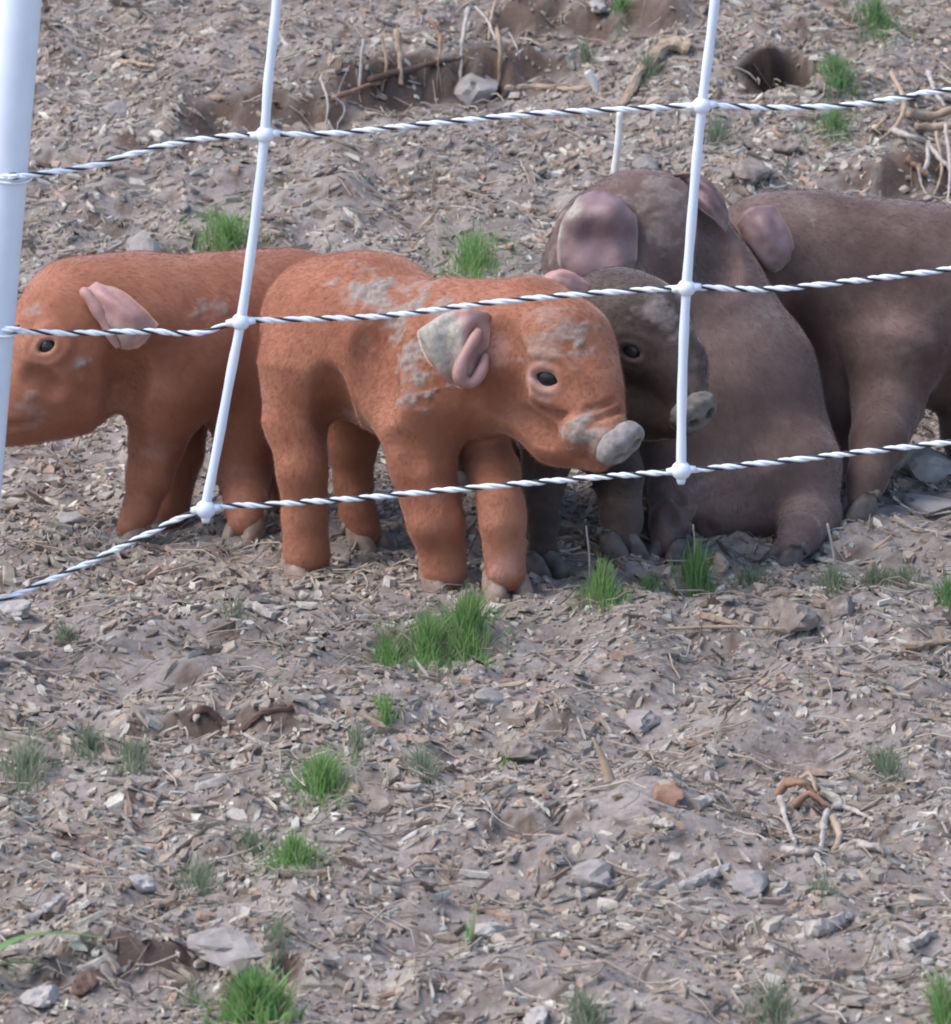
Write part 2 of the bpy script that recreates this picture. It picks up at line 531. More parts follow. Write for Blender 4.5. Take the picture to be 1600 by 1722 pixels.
def plates(n, length, width, thick):
    a = np.linspace(0, 2 * np.pi, 5, endpoint=False)[None] + rng.normal(0, 0.28, (n, 5))
    r = rng.uniform(0.65, 1.15, (n, 5))
    x = np.cos(a) * r * length[:, None] * 0.5; y = np.sin(a) * r * width[:, None] * 0.5
    zb = -0.5 * thick[:, None] * np.ones((1, 5)); zt = thick[:, None] * rng.uniform(0.2, 0.8, (n, 5))
    warp = (x / length[:, None]) ** 2 * length[:, None] * rng.normal(0, 0.25, n)[:, None]
    bot = np.stack([x, y, zb + warp], -1); top = np.stack([x * 0.86, y * 0.82, zt + warp], -1)
    return np.concatenate([bot, top], 1)

def visible_spots(n, margin=60, bias=None):
    """random ground spots over the region in view and a margin round it"""
    out = np.zeros((0, 2))
    while len(out) < n:
        y = rng.uniform(-1.6, 2.3, n); x = rng.uniform(-0.85, 0.85, n)
        dep = y * math.cos(PITCH) + DIST
        hw = 0.5 * W_PX / FPX * dep + margin / SCALE
        keep = np.abs(x) < hw
        out = np.concatenate([out, np.stack([x, y], 1)[keep]])
    return out[:n]

allV, allF = [], []
k = 0
def add_batch(xy, V, tilt, lift):
    global k
    n, m, _ = V.shape
    R = rand_rot(n, tilt)
    z = gz(xy[:, 0], xy[:, 1])
    e = 0.006
    sx = (gz(xy[:, 0] + e, xy[:, 1]) - z) / e; sy = (gz(xy[:, 0], xy[:, 1] + e) - z) / e
    V = np.einsum('nij,nmj->nmi', R, V)
    V[:, :, 2] += np.clip(sx, -.45, .45)[:, None] * V[:, :, 0] + np.clip(sy, -.45, .45)[:, None] * V[:, :, 1]
    V += np.stack([xy[:, 0], xy[:, 1], z + lift], 1)[:, None]
    return V

def clump(xy, seed):
    return 0.5 + 0.5 * fbm(xy[:, 0] * 9, xy[:, 1] * 9, seed=seed, oct=3)

def build_mulch(n, lrange, aspect, thr, tilt, lift, cover_seed):
    xy = visible_spots(n)
    wide = rng.random(n) < 0.12
    xy[wide] = np.stack([rng.uniform(-1.6, 1.6, wide.sum()), rng.uniform(-2.2, 3.4, wide.sum())], 1)
    xy = xy[rng.random(n) < np.clip(0.02 + 1.5 * clump(xy, cover_seed), 0, 1)]
    for (hx, hy, rx, ry, dp) in HOLES:
        xy = xy[((xy[:, 0] - hx) / rx) ** 2 + ((xy[:, 1] - hy) / ry) ** 2 > 0.85]
    xy = xy[rng.random(len(xy)) > 0.8 * bank_mask(xy[:, 0], xy[:, 1])]
    steep = np.abs(gz(xy[:, 0], xy[:, 1] + 0.004, False) - gz(xy[:, 0], xy[:, 1] - 0.004, False)) / 0.008
    xy = xy[rng.random(len(xy)) > sstep(0.8, 1.8, steep) * 0.8]
    n = len(xy)
    L = np.exp(rng.uniform(np.log(lrange[0]), np.log(lrange[1]), n))
    Wd = L * rng.uniform(*aspect, n)
    T = np.minimum(L, Wd * 1.5) * rng.uniform(*thr, n)
    return add_batch(xy, plates(n, L, Wd, T), tilt, lift)

batches = [build_mulch(84000, (0.003, 0.0095), (0.35, 0.9), (0.12, 0.4), 0.35, 0.0004, 41),
           build_mulch(26000, (0.007, 0.022), (0.25, 0.65), (0.10, 0.3), 0.24, 0.001, 43),
           build_mulch(17000, (0.008, 0.030), (0.05, 0.15), (0.4, 0.8), 0.22, 0.0016, 47)]
Vm = np.concatenate([b_.reshape(-1, 3) for b_ in batches])
nch = len(Vm) // 10
off = (np.arange(nch) * 10)[:, None, None]
quads = (PLATE_F[None, :5] + off).reshape(-1, 4)
tris = (PLATE_F[None, 5:, :3] + off).reshape(-1, 3)
me = bpy.data.meshes.new('mulch')
me.vertices.add(len(Vm)); me.vertices.foreach_set('co', Vm.astype(np.float32).ravel())
loops = np.concatenate([quads.ravel(), tris.ravel()]).astype(np.int32)
me.loops.add(len(loops)); me.loops.foreach_set('vertex_index', loops)
me.polygons.add(len(quads) + len(tris))
ls = np.concatenate([np.arange(len(quads)) * 4, len(quads) * 4 + np.arange(len(tris)) * 3]).astype(np.int32)
me.polygons.foreach_set('loop_start', ls)
me.update(calc_edges=True)
me.polygons.foreach_set('use_smooth', np.zeros(len(me.polygons), bool))
me.materials.append(M['chips'])
mulch = bpy.data.objects.new('mulch', me)
col.objects.link(mulch)
tag(mulch, 'small grey and brown bark chips strewn over the soil', 'mulch', kind='stuff')

# larger chips, one by one, as pieces of the ground
templates = []
for i in range(14):
    L = 1.0; Wd = random.uniform(0.25, 0.7)
    n = 7
    a = np.sort(np.linspace(0, 2 * np.pi, n, endpoint=False) + rng.normal(0, 0.2, n))
    r = rng.uniform(0.7, 1.1, n)
    x = np.cos(a) * r * 0.5; y = np.sin(a) * r * 0.5 * Wd
    wz = 0.35 * rng.normal() * x ** 2
    th = random.uniform(0.08, 0.2)
    bot = np.stack([x, y, wz - th * 0.5], 1); mid = np.stack([x * 1.03, y * 1.03, wz + th * 0.1], 1)
    top = np.stack([x * 0.8, y * 0.75, wz + th * rng.uniform(0.3, 0.7, n)], 1)
    V = np.concatenate([bot, mid, top])
    F = []
    for q in range(2):
        F += [[q * n + j, q * n + (j + 1) % n, (q + 1) * n + (j + 1) % n, (q + 1) * n + j] for j in range(n)]
    F.append([2 * n + j for j in range(n)])
    me = make_mesh('wood_chip', V, F, False)
    me.materials.append(M['chip_piece'])
    templates.append(me)
spots = visible_spots(290, 0)
for (x, y) in spots:
    o = bpy.data.objects.new('wood_chip', random.choice(templates))
    col.objects.link(o)
    o.parent = ground
    s = random.uniform(0.012, 0.025) * (1.3 if random.random() < 0.12 else 1)
    o.scale = (s, s, s)
    o.location = (x, y, float(gz(x, y)) + 0.003)
    o.rotation_euler = (random.gauss(0, 0.25), random.gauss(0, 0.25), random.uniform(0, 6.28))

# ------------------------------------------------------------------ fence
FY = -0.45
fence = empty('electric_fence', (float(U(-60, 1210, FY)[0]), FY, 0.0))
tag(fence, 'white electric netting fence with twisted black and white twines and a round post', 'fence')

def twine(pts, n=700):
    """three twisted strands, two white and one black, along a slack line"""
    ctr = spline([U(px, py, FY + dy) for (px, py, dy) in pts], n)
    seg = np.concatenate([[0], np.cumsum(np.linalg.norm(np.diff(ctr, axis=0), axis=1))])
    T = np.gradient(ctr, axis=0); T /= np.linalg.norm(T, axis=1, keepdims=True)
    up = np.array([0, 0, 1.0])
    B = np.cross(T, up); B /= np.linalg.norm(B, axis=1, keepdims=True)
    N = np.cross(B, T)
    tw = empty('twine', tuple(ORIGIN[fence.name]))
    tw.location = (0, 0, 0)
    tw.parent = fence
    out = []
    wob = 1.5 * vnoise(seg * 14 + pts[3][1], seg * 0, seed=3) + 0.7 * vnoise(seg * 40, seg * 0, seed=4)
    for q, mt in ((0, 'strand_white'), (1, 'strand_white'), (2, 'strand_black')):
        a = seg / 0.0245 * 2 * math.pi + q * 2 * math.pi / 3 + wob
        R = 0.00105 if q < 2 else 0.00115
        path = ctr + R * (np.cos(a)[:, None] * N + np.sin(a)[:, None] * B)
        V, F = tube(path, 0.00122 if q < 2 else 0.00086, 7)
        put('strand', V, F, M[mt], tw)
    return tw

twine([(-500, -130, 0), (-10, -15, 0), (465, -60, 0), (900, -95, 0), (1215, -130, 0), (1700, -165, 0), (2400, -240, 0)])
twine([(-500, 380, .01), (-20, 301, -.014), (18, 298, -.017), (50, 294, -.014), (150, 279, 0), (260, 248, 0), (350, 232, 0), (445, 226, 0), (560, 224, 0), (720, 208, 0), (900, 191, 0),
       (1040, 184, 0), (1181, 177, 0), (1310, 181, 0), (1430, 176, 0), (1530, 162, 0), (1640, 148, 0), (2400, 90, 0)])
twine([(-500, 620, .01), (-10, 556, -.012), (20, 556, -.010), (120, 560, 0), (250, 557, 0), (330, 560, 0), (405, 541, 0), (500, 537, 0), (650, 531, 0), (800, 512, 0), (960, 496, 0), (1155, 484, 0),
       (1290, 486, 0), (1420, 474, 0), (1600, 452, 0), (1750, 430, 0), (2400, 380, 0)])
twine([(-500, 1180, .01), (-150, 1075, 0), (0, 1011, 0), (130, 955, 0), (250, 897, 0), (345, 856, 0), (460, 848, 0), (600, 838, 0), (800, 820, 0), (1000, 803, 0), (1147, 792, 0), (1300, 777, 0),
       (1450, 760, 0), (1600, 743, 0), (1800, 715, 0), (2400, 660, 0)])

for pts in ([(470, -64), (463, 30), (452, 130), (445, 226), (434, 330), (420, 440), (405, 541), (388, 630), (366, 750), (345, 856)],
            [(1215, -132), (1203, 0), (1192, 90), (1181, 177), (1172, 270), (1163, 380), (1155, 484), (1150, 580), (1147, 690), (1146, 792)],
            [(1960, -190), (1940, 125), (1915, 415), (1905, 700)]):
    path = spline([U(a, b_, FY - 0.003) for a, b_ in pts], 60)
    r = 0.0034 * (1 + 0.05 * np.sin(np.linspace(0, 60, 60)))
    V, F = tube(path, r, 12)
    put('stay', V, F, M['plastic'], fence)

def uvball(c, rx, ry, rz, nu=16, nv=10):
    th = np.linspace(0, math.pi, nv + 1); ph = np.linspace(0, 2 * math.pi, nu, endpoint=False)
    V = [[c[0] + rx * math.sin(t) * math.cos(p), c[1] + ry * math.sin(t) * math.sin(p), c[2] + rz * math.cos(t)] for t in th for p in ph]
    F = [[i * nu + j, (i + 1) * nu + j, (i + 1) * nu + (j + 1) % nu, i * nu + (j + 1) % nu] for i in range(nv) for j in range(nu)]
    return np.array(V), F

for (px, py, end) in ((467, -62, 0), (1215, -130, 0), (446, 226, 0), (405, 541, 0), (346, 856, 1), (1181, 177, 0), (1155, 484, 0), (1146, 791, 1)):
    c = U(px, py, FY - 0.003)
    R = 0.0072 if end else 0.0066
    parts = [uvball(c, R, R, R * 0.95)]
    tdir = U(px + 10, py - 1, FY - 0.003) - c; tdir /= np.linalg.norm(tdir)
    for s in (-1, 1):     # moulded sleeve along the twine
        parts.append(tube([c + s * tdir * t for t in (0.002, 0.007, 0.0105)], [0.0040, 0.0028, 0.0021], 10))
    if end:
        parts.append(tube([c - np.array([0, 0, z]) for z in (0.003, 0.008, 0.0098)], [0.0042, 0.0032, 0.0026], 10))
    V, F = merge(parts)
    put('knot', V, F, M['plastic'], fence)

pt, pb = U(52, -260, FY), U(-72, 1260, FY)
dirp = (pb - pt) / np.linalg.norm(pb - pt)
path = [pt + dirp * s for s in np.linspace(0, np.linalg.norm(pb - pt) + 0.06, 40)]
V, F = tube(path, 0.0163, 28)
post = put('post', V, F, M['plastic'], fence)
tip = path[-1]
V, F = tube([tip, tip + dirp * 0.05, tip + dirp * 0.09], [0.006, 0.006, 0.001], 10)
put('spike', V, F, M['strand_black'], post)
for (px, py) in ((12, 299), (-8, 556)):      # wire tie hooks holding the twine on the post
    c = U(px, py, FY)
    ring = [c + 0.0172 * np.array([math.cos(a), math.sin(a), 0.0]) + np.array([0, 0, 0.001 * math.sin(2 * a)]) for a in np.linspace(0, 2 * math.pi * 0.98, 30)]
    V, F = tube(ring, 0.0009, 6)
    put('tie_wire', V, F, M['strand_white'], post)

# ------------------------------------------------------------------ implicit surface modelling for the animals
def smin(a, b, k):
    h = np.maximum(k - np.abs(a - b), 0) / k
    return np.minimum(a, b) - h * h * k * 0.25

def smax(a, b, k):
    return -smin(-a, -b, k)

class Field:
    def __init__(s, lo, hi, h):
        s.lo, s.h = np.array(lo, float), h
        s.n = np.ceil((np.array(hi) - lo) / h).astype(int) + 1
        s.V = np.full(s.n, 1.0, np.float32)
        s.ax = [s.lo[i] + h * np.arange(s.n[i]) for i in range(3)]
    def block(s, lo, hi, pts=True):
        a = np.clip(np.floor((np.array(lo) - s.lo) / s.h).astype(int), 0, s.n - 1)
        b = np.clip(np.ceil((np.array(hi) - s.lo) / s.h).astype(int) + 1, 1, s.n)
        sl = tuple(slice(a[i], b[i]) for i in range(3))
        if not pts: return sl, None
        P = np.meshgrid(*[s.ax[i][sl[i]] for i in range(3)], indexing='ij')
        return sl, np.stack(P, -1).astype(np.float32)

def d_cone(P, a, b, ra, rb):
    ba = (b - a).astype(np.float32)
    pa = P - a.astype(np.float32)
    h = np.clip((pa @ ba) / (ba @ ba + 1e-12), 0, 1)
    q = pa - h[..., None] * ba
    return np.sqrt((q * q).sum(-1)) - (ra + (rb - ra) * h)

def d_ell(P, c, A, r):
    """ellipsoid: rows of A are unit axes, r the radii"""
    q = (P - c.astype(np.float32)) @ A.T.astype(np.float32)
    r = np.asarray(r, np.float32)
    k0 = np.sqrt(((q / r) ** 2).sum(-1)); k1 = np.sqrt(((q / (r * r)) ** 2).sum(-1))
    return k0 * (k0 - 1) / np.maximum(k1, 1e-6)

def surface_nets(fd):
    V = fd.V
    ins = V < 0
    n0, n1, n2 = V.shape
    c = np.zeros((n0 - 1, n1 - 1, n2 - 1), np.int8)
    for a in (0, 1):
        for b_ in (0, 1):
            for d in (0, 1):
                c += ins[a:n0 - 1 + a, b_:n1 - 1 + b_, d:n2 - 1 + d]
    I, J, K = np.nonzero((c > 0) & (c < 8))
    ids = np.full(c.shape, -1, np.int64); ids[I, J, K] = np.arange(len(I))
    acc = np.zeros((len(I), 3)); cnt = np.zeros(len(I))
    corners = [(a, b_, d) for a in (0, 1) for b_ in (0, 1) for d in (0, 1)]
    for p in corners:
        for ax in range(3):
            if p[ax]: continue
            q = list(p); q[ax] = 1
            v0 = V[I + p[0], J + p[1], K + p[2]]; v1 = V[I + q[0], J + q[1], K + q[2]]
            mk = (v0 < 0) != (v1 < 0)
            t = np.where(mk, v0 / np.where(mk, v0 - v1, 1), 0)
            pos = np.array(p, float)[None] + t[:, None] * (np.array(q) - np.array(p))[None]
            acc += pos * mk[:, None]; cnt += mk
    P = fd.lo + fd.h * (acc / cnt[:, None] + np.stack([I, J, K], 1))
    F = []
    for ax in range(3):
        u, w = [(1, 2), (2, 0), (0, 1)][ax]
        s0 = [slice(None)] * 3; s1 = [slice(None)] * 3
        s0[ax] = slice(0, -1); s1[ax] = slice(1, None)
        A, B = ins[tuple(s0)], ins[tuple(s1)]
        e = np.stack(np.nonzero(A != B), 1)
        e = e[(e[:, u] > 0) & (e[:, w] > 0) & (e[:, u] < V.shape[u] - 1) & (e[:, w] < V.shape[w] - 1)]
        flip = A[e[:, 0], e[:, 1], e[:, 2]]
        def cid(du, dw):
            g = e.copy(); g[:, u] += du; g[:, w] += dw
            return ids[g[:, 0], g[:, 1], g[:, 2]]
        q = np.stack([cid(-1, -1), cid(0, -1), cid(0, 0), cid(-1, 0)], 1)
        q[~flip] = q[~flip][:, ::-1]
        F.append(q)
    F = np.concatenate(F)
    return P, F[(F >= 0).all(1)]

def vert_normals(P, F):
    n = np.cross(P[F[:, 2]] - P[F[:, 0]], P[F[:, 3]] - P[F[:, 1]])
    N = np.zeros_like(P)
    for j in range(4): np.add.at(N, F[:, j], n)
    return N / (np.linalg.norm(N, axis=1, keepdims=True) + 1e-12)

def unit(v):
    v = np.asarray(v, float)
    return v / np.linalg.norm(v)

def frame(n, hint):
    n = unit(n); a = np.asarray(hint, float) - n * np.dot(hint, n); a = unit(a)
    return a, np.cross(n, a), n

def pt4(p):
    w = U(p[0], p[1], p[2])
    return w, p[3] * mpp(w)

M_SKIN = {'ear_pink': (0.46, 0.27, 0.22), 'ear_mauve': (0.26, 0.175, 0.16)}

class Pig:
    """A piglet body grown from chains of tapering rounds given where the photograph shows them: (x, y, depth, radius)"""
    def __init__(s, name, label, body, legs, eyes, mud, pink, mat, cols, tail_dir, k=0.024, h=0.0022, extra=None):
        s.mat, s.cols, s.tail_dir = mat, cols, unit(tail_dir)
        ks = [c[0] if isinstance(c[0], float) else k for c in body]
        B = [[pt4(p) for p in (c[1] if isinstance(c[0], float) else c)] for c in body]
        Lg = [[pt4(p) for p in ch] for ch in legs]
        allp = np.array([w for ch in B + Lg for w, r in ch]); allr = np.array([r for ch in B + Lg for w, r in ch])
        s.lo = (allp - allr[:, None]).min(0) - 0.012; s.hi = (allp + allr[:, None]).max(0) + 0.012
        fd = Field(s.lo, s.hi, h)
        for ch, kk in zip(B, ks): s.apply_chains(fd, [ch], kk)
        lf = Field(s.lo, s.hi, h)
        for ch in Lg:
            lp = np.array([w for w, r in ch]); lr = np.array([r for w, r in ch])
            sl, _ = lf.block((lp - lr[:, None]).min(0) - 0.03, (lp + lr[:, None]).max(0) + 0.03, False)
            keep = lf.V.copy() if False else lf.V[sl].copy()
            lf.V[sl] = 1.0
            s.apply_chains(lf, [ch], 0.006)
            lf.V[sl] = np.minimum(lf.V[sl], keep)
        fd.V = smin(fd.V, lf.V, 0.016)
        s.fd = fd
        s.eyes = []; s.earsurf = []
        for e in eyes: s.carve_eye(*e)
        if extra: extra(s)
        s.P, s.F = surface_nets(fd)
        s.N = vert_normals(s.P, s.F)
        base = np.array([allp[:, 0].mean(), allp[:, 1].mean(), 0.0]); base[2] = float(gz(base[0], base[1]))
        s.root = tag(empty('piglet', base), label, 'piglet', 'piglets behind the fence')
        # attributes
        s.mud = np.zeros(len(s.P)); s.pink = np.zeros(len(s.P))
        for arr, lst, sd in ((s.mud, mud, 61), (s.pink, pink, 71)):
            for (px, py, r, st) in lst:
                c = s.surf(px, py)
                if c is None: continue
                d = np.linalg.norm(s.P - c, axis=1) / (r * mpp(c))
                nz = 0.75 * fbm(s.P[:, 0] * 75 + s.P[:, 2] * 40, s.P[:, 1] * 75, s.P[:, 2] * 150 - s.P[:, 0] * 60, seed=sd, oct=4)
                hard = 0.75 if sd == 61 else 0.9
                np.maximum(arr, st * (1 - sstep(1 - hard, 1.0, d + (nz if sd == 61 else nz * 0.4))), out=arr)
        P2 = s.P
        ridg = np.abs(fbm(P2[:, 0] * 120, P2[:, 1] * 120, P2[:, 2] * 120, seed=5, oct=3))
        disp = s.mud * (0.0003 + 0.0022 * ridg)
        # muscle and skin unevenness
        disp += 0.0008 * fbm(P2[:, 0] * 22, P2[:, 1] * 28, P2[:, 2] * 28, seed=9, oct=3)
        disp += 0.0002 * fbm(P2[:, 0] * 160, P2[:, 1] * 160, P2[:, 2] * 90, seed=12, oct=2)
        s.P = P2 + s.N * disp[:, None]
        s.body = put('body', s.P, s.F, M[mat], s.root)
        fattr(s.body, 'mud', s.mud); fattr(s.body, 'pink', s.pink)
        for c, n, R in s.eyes:
            V, F = uvball((0, 0, 0), R, R, R, 20, 14)
            put('eye', V + c, F, M['eye'], s.root)
    def apply_chains(s, fd, chains, k):
        for ch in chains:
            for (a, ra), (b_, rb) in zip(ch[:-1], ch[1:]):
                R = max(ra, rb) + k + 3 * fd.h
                sl, P = fd.block(np.minimum(a, b_) - R, np.maximum(a, b_) + R)
                d = d_cone(P, a, b_, ra, rb)
                fd.V[sl] = smin(fd.V[sl], d, k)
    def sample(s, p):
        g = (np.asarray(p) - s.fd.lo) / s.fd.h
        i = np.floor(g).astype(int)
        if (i < 0).any() or (i >= s.fd.n - 1).any(): return 0.02
        f = g - i
        r = 0
        for a in (0, 1):
            for b_ in (0, 1):
                for c in (0, 1):
                    r += (f[0] if a else 1 - f[0]) * (f[1] if b_ else 1 - f[1]) * (f[2] if c else 1 - f[2]) * s.fd.V[i[0] + a, i[1] + b_, i[2] + c]
        return min(float(r), 0.02)
    def surf(s, px, py):
        """first point of the body on the line of sight"""
        d = unit(raydir(px, py))
        t = (s.lo[1] - 0.02 - CAM[1]) / d[1]
        for _ in range(400):
            p = CAM + d * t
            v = s.sample(p)
            if v < 0.0003: return p
            t += max(v * 0.7, 0.0004)
            if p[1] > s.hi[1] + 0.02: return None
        return p
    def grad(s, p):
        e = s.fd.h
        return unit([s.sample(p + e * np.eye(3)[i]) - s.sample(p - e * np.eye(3)[i]) for i in range(3)])
    def carve_eye(s, px, py, ang, size):
        c = s.surf(px, py)
        n = s.grad(c)
        hint = U(px + 20 * math.cos(ang), py + 20 * math.sin(ang), c[1]) - c
        e1, e2, n = frame(n, hint)
        A = np.stack([e1, e2, n])
        sl, P = s.fd.block(c - 0.03, c + 0.03)
        v = s.fd.V[sl]
        q = (P - c.astype(np.float32)) @ A.T.astype(np.float32)
        # soft socket, lids as a raised almond ring, slit opening
        v = smax(v, -d_ell(P, c + n * 0.004 * size, A, (0.014 * size, 0.011 * size, 0.0055 * size)), 0.006 * size)
        rr = np.sqrt((q[..., 0] / 1.32) ** 2 + (q[..., 1] / 0.92) ** 2)
        ring = np.sqrt((rr - 0.0088 * size) ** 2 + (q[..., 2] + 0.0004 * size) ** 2) - 0.0031 * size
        v = smin(v, ring, 0.0045 * size)
        brow = np.sqrt((np.sqrt((q[..., 0] / 1.5) ** 2 + (q[..., 1] / 1.1) ** 2) - 0.0145 * size) ** 2 + (q[..., 2] + 0.002 * size) ** 2) - 0.0018 * size
        v = smin(v, brow, 0.006 * size)
        v = smax(v, -d_ell(P, c, A, (0.0084 * size, 0.0037 * size, 0.009 * size)), 0.0012 * size)
        s.fd.V[sl] = v
        s.eyes.append((c - n * 0.0078 * size, n, 0.0090 * size))
    def groove(s, pix, r, k=0.004, lift=0.0):
        pts = [s.surf(*p) for p in pix]
        pts = spline([p + s.grad(p) * lift for p in pts if p is not None], 14)
        for a, b_ in zip(pts[:-1], pts[1:]):
            R = r + k + 3 * s.fd.h
            sl, P = s.fd.block(np.minimum(a, b_) - R, np.maximum(a, b_) + R)
            s.fd.V[sl] = smax(s.fd.V[sl], -d_cone(P, a, b_, r, r), k)
    def bulge(s, pix, r, k=0.006, sink=0.0):
        pts = [s.surf(*p) for p in pix]
        pts = spline([p + s.grad(p) * -sink for p in pts if p is not None], 10)
        for a, b_ in zip(pts[:-1], pts[1:]):
            R = r + k + 3 * s.fd.h
            sl, P = s.fd.block(np.minimum(a, b_) - R, np.maximum(a, b_) + R)
            s.fd.V[sl] = smin(s.fd.V[sl], d_cone(P, a, b_, r, r), k)
    # ---- parts
    def snout(s, px, py, Yoff, nrm, lat, wid, hei, mat, nostril=0.24, depth=0.0095):
        c = s.surf(px, py) if Yoff is None else U(px, py, Yoff)
        n = unit(nrm); a = unit(np.asarray(lat, float) - n * np.dot(lat, n)); b_ = np.cross(n, a)
        A = np.stack([a, b_, n])
        fd = Field(c - wid - 0.012, c + wid + 0.012, 0.0010)
        sl, P = fd.block(fd.lo, fd.lo + fd.n * fd.h)
        q = (P - c.astype(np.float32)) @ A.T.astype(np.float32)
        rad = (np.abs(q[..., 0] / wid) ** 2.4 + np.abs(q[..., 1] / hei) ** 2.4) ** (1 / 2.4)
        side = (rad - 1) * hei
        front = np.abs(q[..., 2] + depth - 0.0065) - depth + 0.0022 * (rad ** 2)
        v = smax(side, front, 0.006)
        nz = fbm(P[..., 0] * 130, P[..., 1] * 130, P[..., 2] * 130, seed=4, oct=2)
        v = v + 0.0009 * nz
        for sg in (-1, 1):
            nc = c + a * sg * wid * 0.42 + n * 0.006 + b_ * hei * -0.05
            ax = np.stack([unit(a * 0.9 + b_ * sg * 0.35), unit(b_ * 0.9 - a * sg * 0.35), n])
            v = smax(v, -d_ell(P, nc, ax, (wid * nostril, hei * 0.27, 0.0075)), 0.0015)
        fd.V[sl] = v
        V, F = surface_nets(fd)
        sn = put('snout', V, F, M[mat], s.root)
        for sg in (-1, 1):
            nc = c + a * sg * wid * 0.42 + n * -0.0005 + b_ * hei * -0.05
            V, F = uvball((0, 0, 0), 1, 1, 1, 12, 8)
            V = V * np.array([wid * nostril * 0.9, hei * 0.2, 0.0022]) @ np.stack([unit(a * 0.9 + b_ * sg * 0.35), unit(b_ * 0.9 - a * sg * 0.35), n])
            put('nostril', V + nc, F, M['nostril'], sn)
        return sn
    def ear(s, root_px, grid, mat, thick=0.0036, muddy=None, rim=None, rimr=0.004, nu=22, nv=22, fold=0.0012, rimmat=None):
        c = s.surf(*root_px)
        Y0 = c[1]
        rows = []
        for row in grid:
            rows.append(spline([U(px, py, Y0 - d) for (px, py, d) in row], nu))
        S = np.stack([spline(np.stack(rows)[:, j], nv) for j in range(nu)], 1)     # nv, nu, 3
        du = np.gradient(S, axis=1); dv = np.gradient(S, axis=0)
        N = np.cross(du, dv); N /= np.linalg.norm(N, axis=2, keepdims=True) + 1e-12
        vv, uu = np.meshgrid(np.linspace(0, 1, nv), np.linspace(0, 1, nu), indexing='ij')
        edge = np.minimum(np.minimum(uu, 1 - uu), 1 - vv)
        th = thick * np.sqrt(np.clip(edge / 0.12, 0, 1)) * 0.5
        wr = fold * np.sin(uu * 15 + 2.2 * vv + 1.5 * np.sin(vv * 6)) * np.sin(vv * 3.0) + 0.0009 * vnoise(uu * 9, vv * 9, seed=6)
        Sf = S + N * wr[..., None]
        A = (Sf + N * th[..., None]).reshape(-1, 3); B = (Sf - N * th[..., None]).reshape(-1, 3)
        n = nu * nv
        id_ = np.arange(n).reshape(nv, nu)
        F1 = np.stack([id_[:-1, :-1], id_[:-1, 1:], id_[1:, 1:], id_[1:, :-1]], -1).reshape(-1, 4)
        F2 = F1[:, ::-1] + n
        bd = np.concatenate([id_[0, :-1], id_[:-1, -1], id_[-1, :0:-1], id_[:0:-1, 0]])
        nb = np.roll(bd, -1)
        F3 = np.stack([bd, bd + n, nb + n, nb], -1)
        V = np.concatenate([A, B])
        o = put('ear', V, np.concatenate([F1, F2, F3]), M[mat], s.root)
        s.earsurf.append((V[:n], F1, M_SKIN[mat]))
        e2 = np.concatenate([edge.ravel()] * 2)
        fattr(o, 'rim', 1 - sstep(0.02, 0.14, e2 + 0.05 * vnoise(V[:, 0] * 150, V[:, 1] * 150, V[:, 2] * 150)))
        mud = np.zeros(len(V))
        for (px, py, r, st) in (muddy or []):
            q = U(px, py, Y0 - 0.02)
            d = np.hypot(V[:, 0] - q[0], V[:, 2] - q[2]) / (r * mpp(q))
            np.maximum(mud, st * (1 - sstep(0.6, 1.0, d + 0.3 * fbm(V[:, 0] * 120, V[:, 1] * 120, V[:, 2] * 120, seed=3))), out=mud)
        fattr(o, 'mud', mud)
        if rim:
            path = spline([U(px, py, Y0 - d) for (px, py, d) in rim], 28)
            t = np.linspace(0, 1, 28)
            V, F = tube(path, rimr * (0.55 + 0.45 * np.sin(np.pi * np.clip(t * 0.9 + 0.08, 0, 1))) * (1 + 0.12 * np.sin(t * 17)), 12)
            ro = put('ear_fold', V, F, M[rimmat or mat], o)
            fattr(ro, 'rim', np.zeros(len(V))); fattr(ro, 'mud', np.zeros(len(V)))
        return o
    def hoof(s, px, py, Yv, ang, size, mat):
        """two-toed hoof standing on the ground, pointing along ang (about +x)"""
        c = U(px, py, Yv)
        gzc = float(gz(c[0], c[1]))
        f = np.array([math.cos(ang), math.sin(ang), 0]); r = np.array([math.sin(ang), -math.cos(ang), 0])
        parts = []
        for sg in (-1, 1):
            rings = []
            for (z, fo, w, l) in ((0.019, -0.009, 0.55, 0.45), (0.015, -0.006, 0.85, 0.75), (0.008, -0.002, 0.98, 0.98), (0.001, 0.001, 1.0, 1.12), (-0.004, 0.001, 0.92, 1.06)):
                ring = []
                for a in np.linspace(0, 2 * math.pi, 14, endpoint=False):
                    ca, sa = math.cos(a), math.sin(a)
                    ln = 0.0125 * l * (1.08 if ca > 0 else 0.85) * abs(ca) ** 0.8 * np.sign(ca)
                    wd = 0.0076 * w * np.sign(sa) * abs(sa) ** 0.8 * (1 - 0.2 * max(ca, 0))
                    ring.append(np.array([c[0], c[1], gzc + z * size]) + (f * (fo + ln) + r * (wd + sg * 0.0078 * (1 + 0.25 * (1 - z / 0.019)))) * size)
                rings.append(ring)
            V = np.array(rings).reshape(-1, 3); n = 14
            F = [[i * n + j, i * n + (j + 1) % n, (i + 1) * n + (j + 1) % n, (i + 1) * n + j] for i in range(4) for j in range(n)]
            F += [list(range(n)), [4 * n + j for j in range(n)][::-1]]
            parts.append((V, F))
